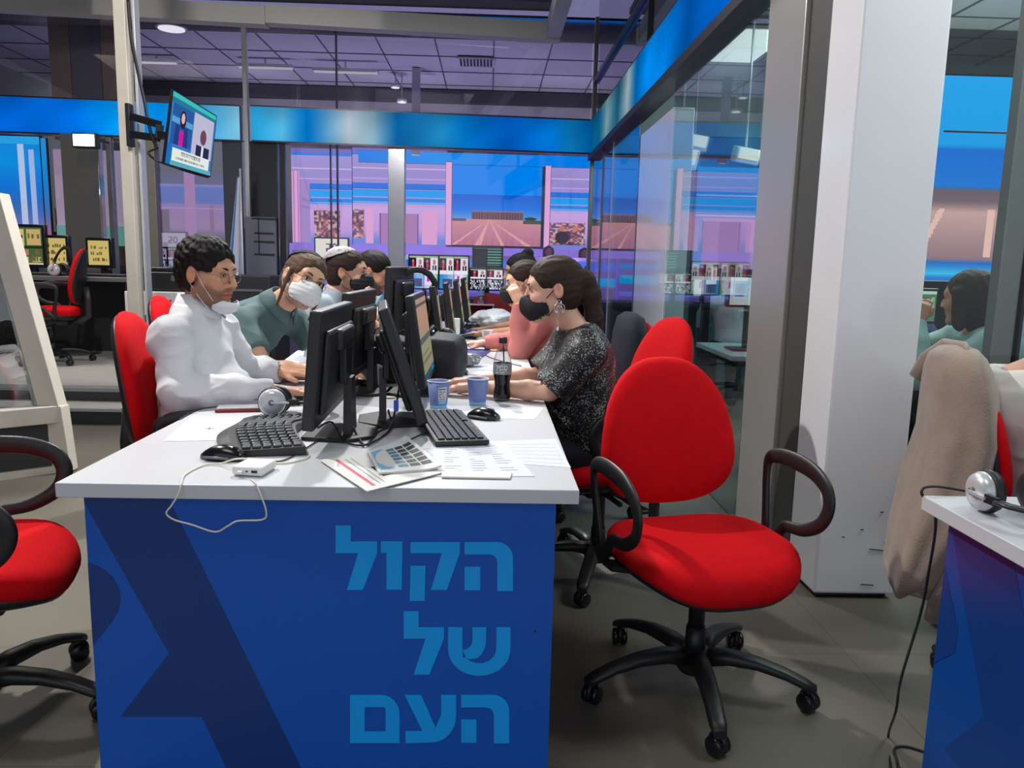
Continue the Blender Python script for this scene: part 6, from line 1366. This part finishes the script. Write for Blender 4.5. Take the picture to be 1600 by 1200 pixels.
def sparkle():
    m = bpy.data.materials.new('sparkling_black_knit'); m.use_nodes = True; nt = m.node_tree; b = nt.nodes['Principled BSDF']; N = nt.nodes.new
    tc = N('ShaderNodeTexCoord'); vo = N('ShaderNodeTexVoronoi'); vo.inputs['Scale'].default_value = 150; nt.links.new(tc.outputs['Object'], vo.inputs['Vector'])
    n = N('ShaderNodeTexNoise'); n.inputs['Scale'].default_value = 22; nt.links.new(tc.outputs['Object'], n.inputs['Vector'])
    ad = N('ShaderNodeMath'); ad.operation = 'MULTIPLY_ADD'; ad.inputs[1].default_value = .8; nt.links.new(n.outputs['Fac'], ad.inputs[0]); nt.links.new(vo.outputs['Distance'], ad.inputs[2])
    cr = N('ShaderNodeValToRGB'); cr.color_ramp.interpolation = 'LINEAR'; e = cr.color_ramp.elements; e[0].position = .64; e[0].color = rgb(178, 178, 180); e[1].position = .78; e[1].color = rgb(28, 28, 32); e2 = e.new(.70); e2.color = rgb(104, 104, 108)
    nt.links.new(ad.outputs[0], cr.inputs[0]); nt.links.new(cr.outputs[0], b.inputs['Base Color']); b.inputs['Roughness'].default_value = .5; return m
SPK = sparkle()

# 1 -- curly-haired man in a white shirt
p1 = person('man with curly black hair and glasses in a white shirt, mask under his chin, typing', (-1.005, 2.87, 1.185), (1, -.32, -.10), 0,
    (-1.065, 2.89, 1.055), (-1.075, 2.90, .88), (-1.04, 2.88, .58), (-1.04, 3.07, .975), (-1.08, 2.69, .965), (-.98, 3.14, .80), (-1.02, 2.62, .80), (-.83, 3.14, .80), (-.745, 2.72, .79),
    ((1, -.05, -.05), (0, 0, -1), .35, 1), ((1, .10, .0), (0, 0, -1), .35, -1), (-.60, 3.0, .53), (-.60, 2.78, .53), (-.60, 3.02, .04), (-.60, 2.76, .04),
    skin='a', h=.0045, shirt=WSH, sleeve=2, trousers=JEAN, hair=(HAIRB, 'curly'), beard=.6, eyes='R', collar='shirt', belly=.035, folds=.013, loose=.016)
specs(p1, mat('thin_steel_wire', rgb(150, 146, 140), .25, .9), None)
def chinmask(s):
    s.ell((0, .075, -.098), (.052, .048, .036), None, .01); s.ell((0, .068, -.082), (.046, .048, .034), None, .004, 'sub'); s.plane((0, .08, -.075), (0, .35, 1)); s.plane((0, .030, 0), (0, -1, 0)); s.plane((0, .1, -.078), (0, -.55, 1))
mk1 = head_piece(p1, 'face_mask', MW, chinmask, .003, .2, (0, .07, -.1), disp=lambda P: .001*np.sin(P[:, 2]*360))
for a_, b_ in (((.072, .0, .015), (.046, .06, -.088)), ((.074, -.02, -.03), (.044, .045, -.122))):
    q = MB(); q.tube([p1['L'](*a_), p1['L'](*[(a_[i]+b_[i])/2+(.006 if i == 0 else 0) for i in range(3)]), p1['L'](*b_)], .0013, MW, 5); q.build('mask_loop', mk1)

# 2 -- man in green polo leaning in, white mask
p2 = person('man in a slate green polo leaning forward, head tilted, white mask and glasses', (-.775, 3.34, 1.19), (.62, -.78, -.05), .42,
    (-.905, 3.42, 1.09), (-1.06, 3.50, .95), (-1.22, 3.55, .60), (-.90, 3.62, 1.01), (-1.03, 3.28, 1.005), (-.74, 3.60, .81), (-.905, 3.19, .80), (-.50, 3.50, .79), (-.62, 3.20, .785),
    ((1, -.1, 0), (0, 0, -1), .4, 1), ((1, .1, .0), (0, 0, -1), .4, -1), (-.78, 3.65, .53), (-.78, 3.45, .53), (-.75, 3.65, .04), (-.75, 3.45, .04),
    skin='b', h=.006, shirt=GRN, sleeve=.62, trousers=JEAN, hair=(HAIRL, 'sidelock'), beard=.3, eyes='B', collar='polo', folds=.006, mv=(0, 0, -.035))
face_mask(p2, MW); specs(p2, mat('brown_spectacle_rim', rgb(90, 66, 54), .3), None)
def kippah(s): s.ell((0, -.030, .045), (.086, .106, .090), None, .005); s.ell((0, -.03, .04), (.083, .103, .088), None, .002, 'sub'); s.plane((0, -.045, .085), (0, .35, -1))
head_piece(p2, 'skullcap', mat('black_knit', rgb(34, 32, 38), .9), kippah, .004, .26, (0, -.03, .06))

# 3 -- man in grey-blue tee, black mask, crocheted cap
p3 = person('man in a grey-blue tee with a black mask and pale skullcap, hand at his chin', (-.70, 4.08, 1.265), (1, -.12, -.02), 0,
    (-.79, 4.09, 1.14), (-.84, 4.10, .97), (-.86, 4.12, .60), (-.78, 4.30, 1.06), (-.80, 3.89, 1.06), (-.60, 4.32, .86), (-.62, 3.88, .82), (-.40, 4.25, .80), (-.615, 3.96, .99),
    ((1, 0, 0), (0, 0, -1), .4, 1), ((-.25, .4, .8), (.6, .5, -.2), 1.1, 1), (-.42, 4.2, .53), (-.42, 4.0, .53), (-.42, 4.2, .04), (-.42, 4.0, .04),
    skin='b', h=.008, shirt=LGR, sleeve=.6, trousers=JEAN, hair=(HAIRBR, 'short'), beard=.4, eyes='R', collar=None, mv=(0, 0, -.055), hmv=(-.02, 0, -.03))
face_mask(p3, MBK); head_piece(p3, 'skullcap', mat('pale_crochet', rgb(170, 166, 170), .9), kippah, .005, .26, (0, -.03, .06))

# 4 -- bearded man looking down, blue mask hanging
p4 = person('dark-haired bearded man looking down, pale tee and light blue mask at his neck', (-.63, 4.72, 1.25), (1, -.22, -.45), 0,
    (-.73, 4.76, 1.135), (-.79, 4.78, .97), (-.84, 4.80, .60), (-.72, 4.97, 1.05), (-.76, 4.57, 1.05), (-.52, 4.98, .86), (-.54, 4.54, .84), (-.34, 4.9, .80), (-.36, 4.6, .80),
    ((1, 0, 0), (0, 0, -1), .4, 1), ((1, 0, 0), (0, 0, -1), .4, -1), (-.40, 4.9, .53), (-.40, 4.7, .53), (-.4, 4.9, .04), (-.4, 4.7, .04),
    skin='c', h=.008, shirt=WTE, sleeve=.6, trousers=JEAN, hair=(HAIRB, 'short'), beard=.85, eyes='R', collar=None, mv=(-.02, 0, -.05), hmv=(-.03, 0, -.025))
def hangmask(s): s.ell((0, .10, -.145), (.05, .018, .055), None, .01)
head_piece(p4, 'face_mask', MBL, hangmask, .005, .2, (0, .1, -.14))

# 5 -- woman in the sparkling top
p5 = person('woman with a dark ponytail and hoop earring in a sparkling black top, black mask, typing', (.235, 2.95, 1.155), (-1, -.06, -.10), 0,
    (.335, 2.965, 1.01), (.36, 2.98, .85), (.40, 3.02, .56), (.35, 2.78, .94), (.33, 3.17, .935), (.225, 2.80, .795), (.22, 3.17, .80), (-.03, 2.93, .785), (-.05, 3.06, .785),
    ((-1, .02, -.02), (0, 0, -1), .45, 1), ((-1, -.05, .0), (0, 0, -1), .4, -1), (-.05, 2.93, .53), (-.05, 3.15, .53), (.0, 2.95, .04), (.0, 3.15, .04),
    skin='d', h=.0045, sex='f', shirt=SPK, sleeve=.92, trousers=JEAN, hair=(HAIRBR, 'long'), eyes='L', folds=.003, loose=.022, belly=.02, bust=1)
def flatmask(s):
    s.ell((0, .050, -.062), (.066, .070, .062), None, .01); s.ell((0, .112, -.045), (.014, .012, .026), None, .03); s.ell((0, .046, -.062), (.062, .066, .066), None, .002, 'sub')
    s.plane((0, 0, -.016), (0, -.12, 1)); s.plane((0, .02, -.128), (0, -.2, -1)); s.plane((0, .022, 0), (0, -1, 0))
mk5 = head_piece(p5, 'face_mask', MBK, flatmask, .003, .22)
L5 = p5['L']
q = MB(); q.tube([L5(-.060, .035, -.030), L5(-.072, .01, -.005), L5(-.084, -.014, .026)], .0016, MBK, 5); q.tube([L5(-.060, .03, -.095), L5(-.07, .0, -.06), L5(-.082, -.03, -.02)], .0012, MBK, 5); q.build('mask_loop', mk5)
q = MB()
for cz, r in ((-.043, .0075), (-.066, .019)): q.tube([L5(-.086+.004*math.cos(a), -.010+r*math.sin(a), cz+r*math.cos(a)) for a in [2*PI*j/24 for j in range(24)]], .0016, CHROME, 6, loop=True)
q.tube([L5(-.087, -.010+.011*math.sin(a), -.068+.011*math.cos(a)) for a in [2*PI*j/20 for j in range(20)]], .0013, CHROME, 6, loop=True); q.build('earring', p5['root'])

# 6 -- woman in salmon, hand to her face
p6 = person('woman in a salmon top with a black mask resting her chin on her hand', (.235, 4.30, 1.17), (-1, -.15, -.12), 0,
    (.32, 4.32, 1.05), (.34, 4.34, .90), (.38, 4.36, .58), (.33, 4.16, .97), (.33, 4.52, .97), (.17, 4.15, .80), (.15, 4.54, .80), (.165, 4.16, 1.04), (-.02, 4.5, .79),
    ((-.4, .3, .8), (-.3, .9, 0), 1.0, 1), ((-1, 0, 0), (0, 0, -1), .4, -1), (.0, 4.3, .53), (.0, 4.45, .53), (.0, 4.3, .04), (.0, 4.45, .04),
    skin='d', h=.008, sex='f', shirt=PNK, sleeve=1.6, trousers=JEAN, hair=(HAIRBR, 'short'), eyes='L', bust=1, mv=(-.05, 0, -.03))
face_mask(p6, MBK)
# 7 -- person with a bun behind her, forearms on the table
p7 = person('dark-haired person with a top knot beyond the woman in salmon, forearm along the table', (.34, 5.3, 1.30), (-1, -.1, -.15), 0,
    (.42, 5.32, 1.17), (.45, 5.33, 1.0), (.48, 5.35, .6), (.43, 5.12, 1.07), (.43, 5.54, 1.07), (.24, 5.1, .81), (.22, 5.55, .81), (-.02, 5.12, .79), (-.02, 5.4, .79),
    ((-1, 0, 0), (0, 0, -1), .4, 1), ((-1, 0, 0), (0, 0, -1), .4, -1), (.05, 5.2, .53), (.05, 5.4, .53), (.05, 5.2, .04), (.05, 5.4, .04),
    skin='c', h=.009, shirt=mat('black_tee', rgb(30, 30, 36), .9), sleeve=.6, trousers=JEAN, hair=(HAIRB, 'bun'), eyes='L', mv=(-.10, 0, -.09), hmv=(-.04, 0, -.02))

# 8 -- woman in mint behind the right glass, hand at her mouth
p8 = person('woman with wavy brown hair and mint shirt behind the right glass, hand at mouth', (2.10, 3.50, 1.16), (-.70, .70, -.12), 0,
    (2.17, 3.47, 1.03), (2.25, 3.42, .90), (2.42, 3.40, .62), (2.10, 3.30, .97), (2.18, 3.66, .98), (1.86, 3.36, .80), (1.86, 3.70, .80), (1.92, 3.48, 1.03), (1.78, 3.72, .79),
    ((.3, .05, .9), (.2, .4, 0), 1.2, 1), ((-1, 0, 0), (0, 0, -1), .4, -1), (2.05, 3.42, .53), (2.05, 3.6, .53), (2.1, 3.42, .04), (2.1, 3.6, .04),
    skin='c', h=.007, sex='f', shirt=MNT, sleeve=2, trousers=JEAN, hair=(HAIRBR, 'loose'), eyes='L', mv=(.05, 0, -.02))
p9 = person('dark-haired person behind the woman in mint, mostly hidden', (2.30, 4.45, 1.20), (-.5, -.85, -.1), 0,
    (2.32, 4.50, 1.07), (2.34, 4.54, .92), (2.36, 4.60, .6), (2.52, 4.55, .98), (2.14, 4.50, .98), (2.54, 4.4, .8), (2.10, 4.35, .8), (2.45, 4.2, .79), (2.2, 4.2, .79),
    None, None, (2.45, 4.3, .53), (2.25, 4.3, .53), (2.45, 4.25, .04), (2.25, 4.25, .04),
    skin='c', h=.009, shirt=mat('navy_tee', rgb(30, 40, 80), .9), sleeve=.6, trousers=JEAN, hair=(HAIRB, 'short'), eyes='B', beard=.6)
# 10 -- woman in a white cropped tee at the right edge
p10 = person('person in a cropped off-white tee at the right photo edge', (1.61, 2.38, 1.06), (.78, .60, -.12), 0,
    (1.57, 2.37, .95), (1.585, 2.36, .82), (1.76, 2.36, .56), (1.50, 2.52, .89), (1.63, 2.20, .89), (1.80, 2.58, .76), (1.84, 2.16, .77), (1.90, 2.5, .79), (1.96, 2.2, .79),
    ((1, 0, 0), (0, 0, -1), .4, 1), ((1, 0, 0), (0, 0, -1), .4, -1), (2.02, 2.44, .50), (2.02, 2.28, .50), (2.02, 2.44, .04), (2.02, 2.28, .04),
    mv=(.06, -.04, 0), hmv=(.07, 0, 0), skin='b', h=.006, sex='f', shirt=WTE, sleeve=.7, trousers=mat('grey_jeans', rgb(60, 66, 80), .9), hair=(HAIRBR, 'short'), eyes='R', bust=1, folds=.006)
# silhouettes working in the right room, behind the greenish glass
p11 = person('dim person in a pale shirt behind the greenish glass, beside the pale panel', (2.02, 6.6, 1.16), (-.3, 1, -.1), 0,
    (2.02, 6.55, 1.03), (2.03, 6.5, .88), (2.05, 6.45, .6), (1.83, 6.52, .95), (2.22, 6.5, .95), (1.80, 6.65, .8), (2.26, 6.65, .8), (1.85, 6.8, .8), (2.2, 6.8, .8),
    None, None, (1.95, 6.85, .53), (2.15, 6.85, .53), (1.95, 6.8, .04), (2.15, 6.8, .04), skin='c', h=.012, shirt=LGR, sleeve=2, trousers=JEAN, hair=(HAIRB, 'short'), eyes='B')

# beige coat over the right-hand chair
def coat():
    t = thing('coat', (1.50, 2.40, 0), 'long beige wool coat draped over the chair back at the right, hem near the floor', 'coat', R_(-13))
    wool = mat('beige_wool', rgb(150, 132, 120), .95, bump=.5, bscale=160, var=.10, vscale=14, sheen=.3); q = MB(); rings = []
    tbl = ((.28, -.15, .05, .12, -.12), (.33, -.14, .065, .14, -.11), (.45, -.10, .085, .18, -.08), (.6, -.04, .105, .225, -.02), (.75, -.01, .10, .23, .0), (.88, -.02, .092, .215, .0), (.95, -.03, .082, .19, .0), (.995, -.035, .068, .155, .0), (1.02, -.035, .045, .11, .0), (1.032, -.035, .012, .04, .0))
    for z, dx, rx, ry, dy in tbl:
        r = []
        for j in range(56):
            a = 2*PI*j/56; k = 1+.10*math.sin(a*5+z*3)*(1.15-z)+.05*math.sin(a*9-z*5)*(1.1-z); r.append(V(-.0+dx+rx*k*math.cos(a), dy+ry*k*math.sin(a), z+.02*math.sin(a*3)*(z < .3)))
        rings.append(r)
    q.loft(rings, wool); q.build('coat_body', t)
    q = MB(); q.loft([[V(dx+r*math.cos(a), dy+.6*r*math.sin(a), z) for a in [2*PI*j/20 for j in range(20)]] for z, r, dx, dy in ((.22, .065, -.06, -.24), (.4, .065, -.04, -.22), (.6, .06, -.02, -.19), (.72, .045, -.02, -.15), (.78, .01, -.02, -.12))], wool); q.build('sleeve', t)
    q = MB(); q.tube([(-.10, .15, .90), (-.08, .13, .965), (-.05, .06, 1.015), (-.03, -.05, 1.015), (-.04, -.11, .985)], .014, wool, 10, sy=.03); q.build('coat_collar', t)
    return t
coat()
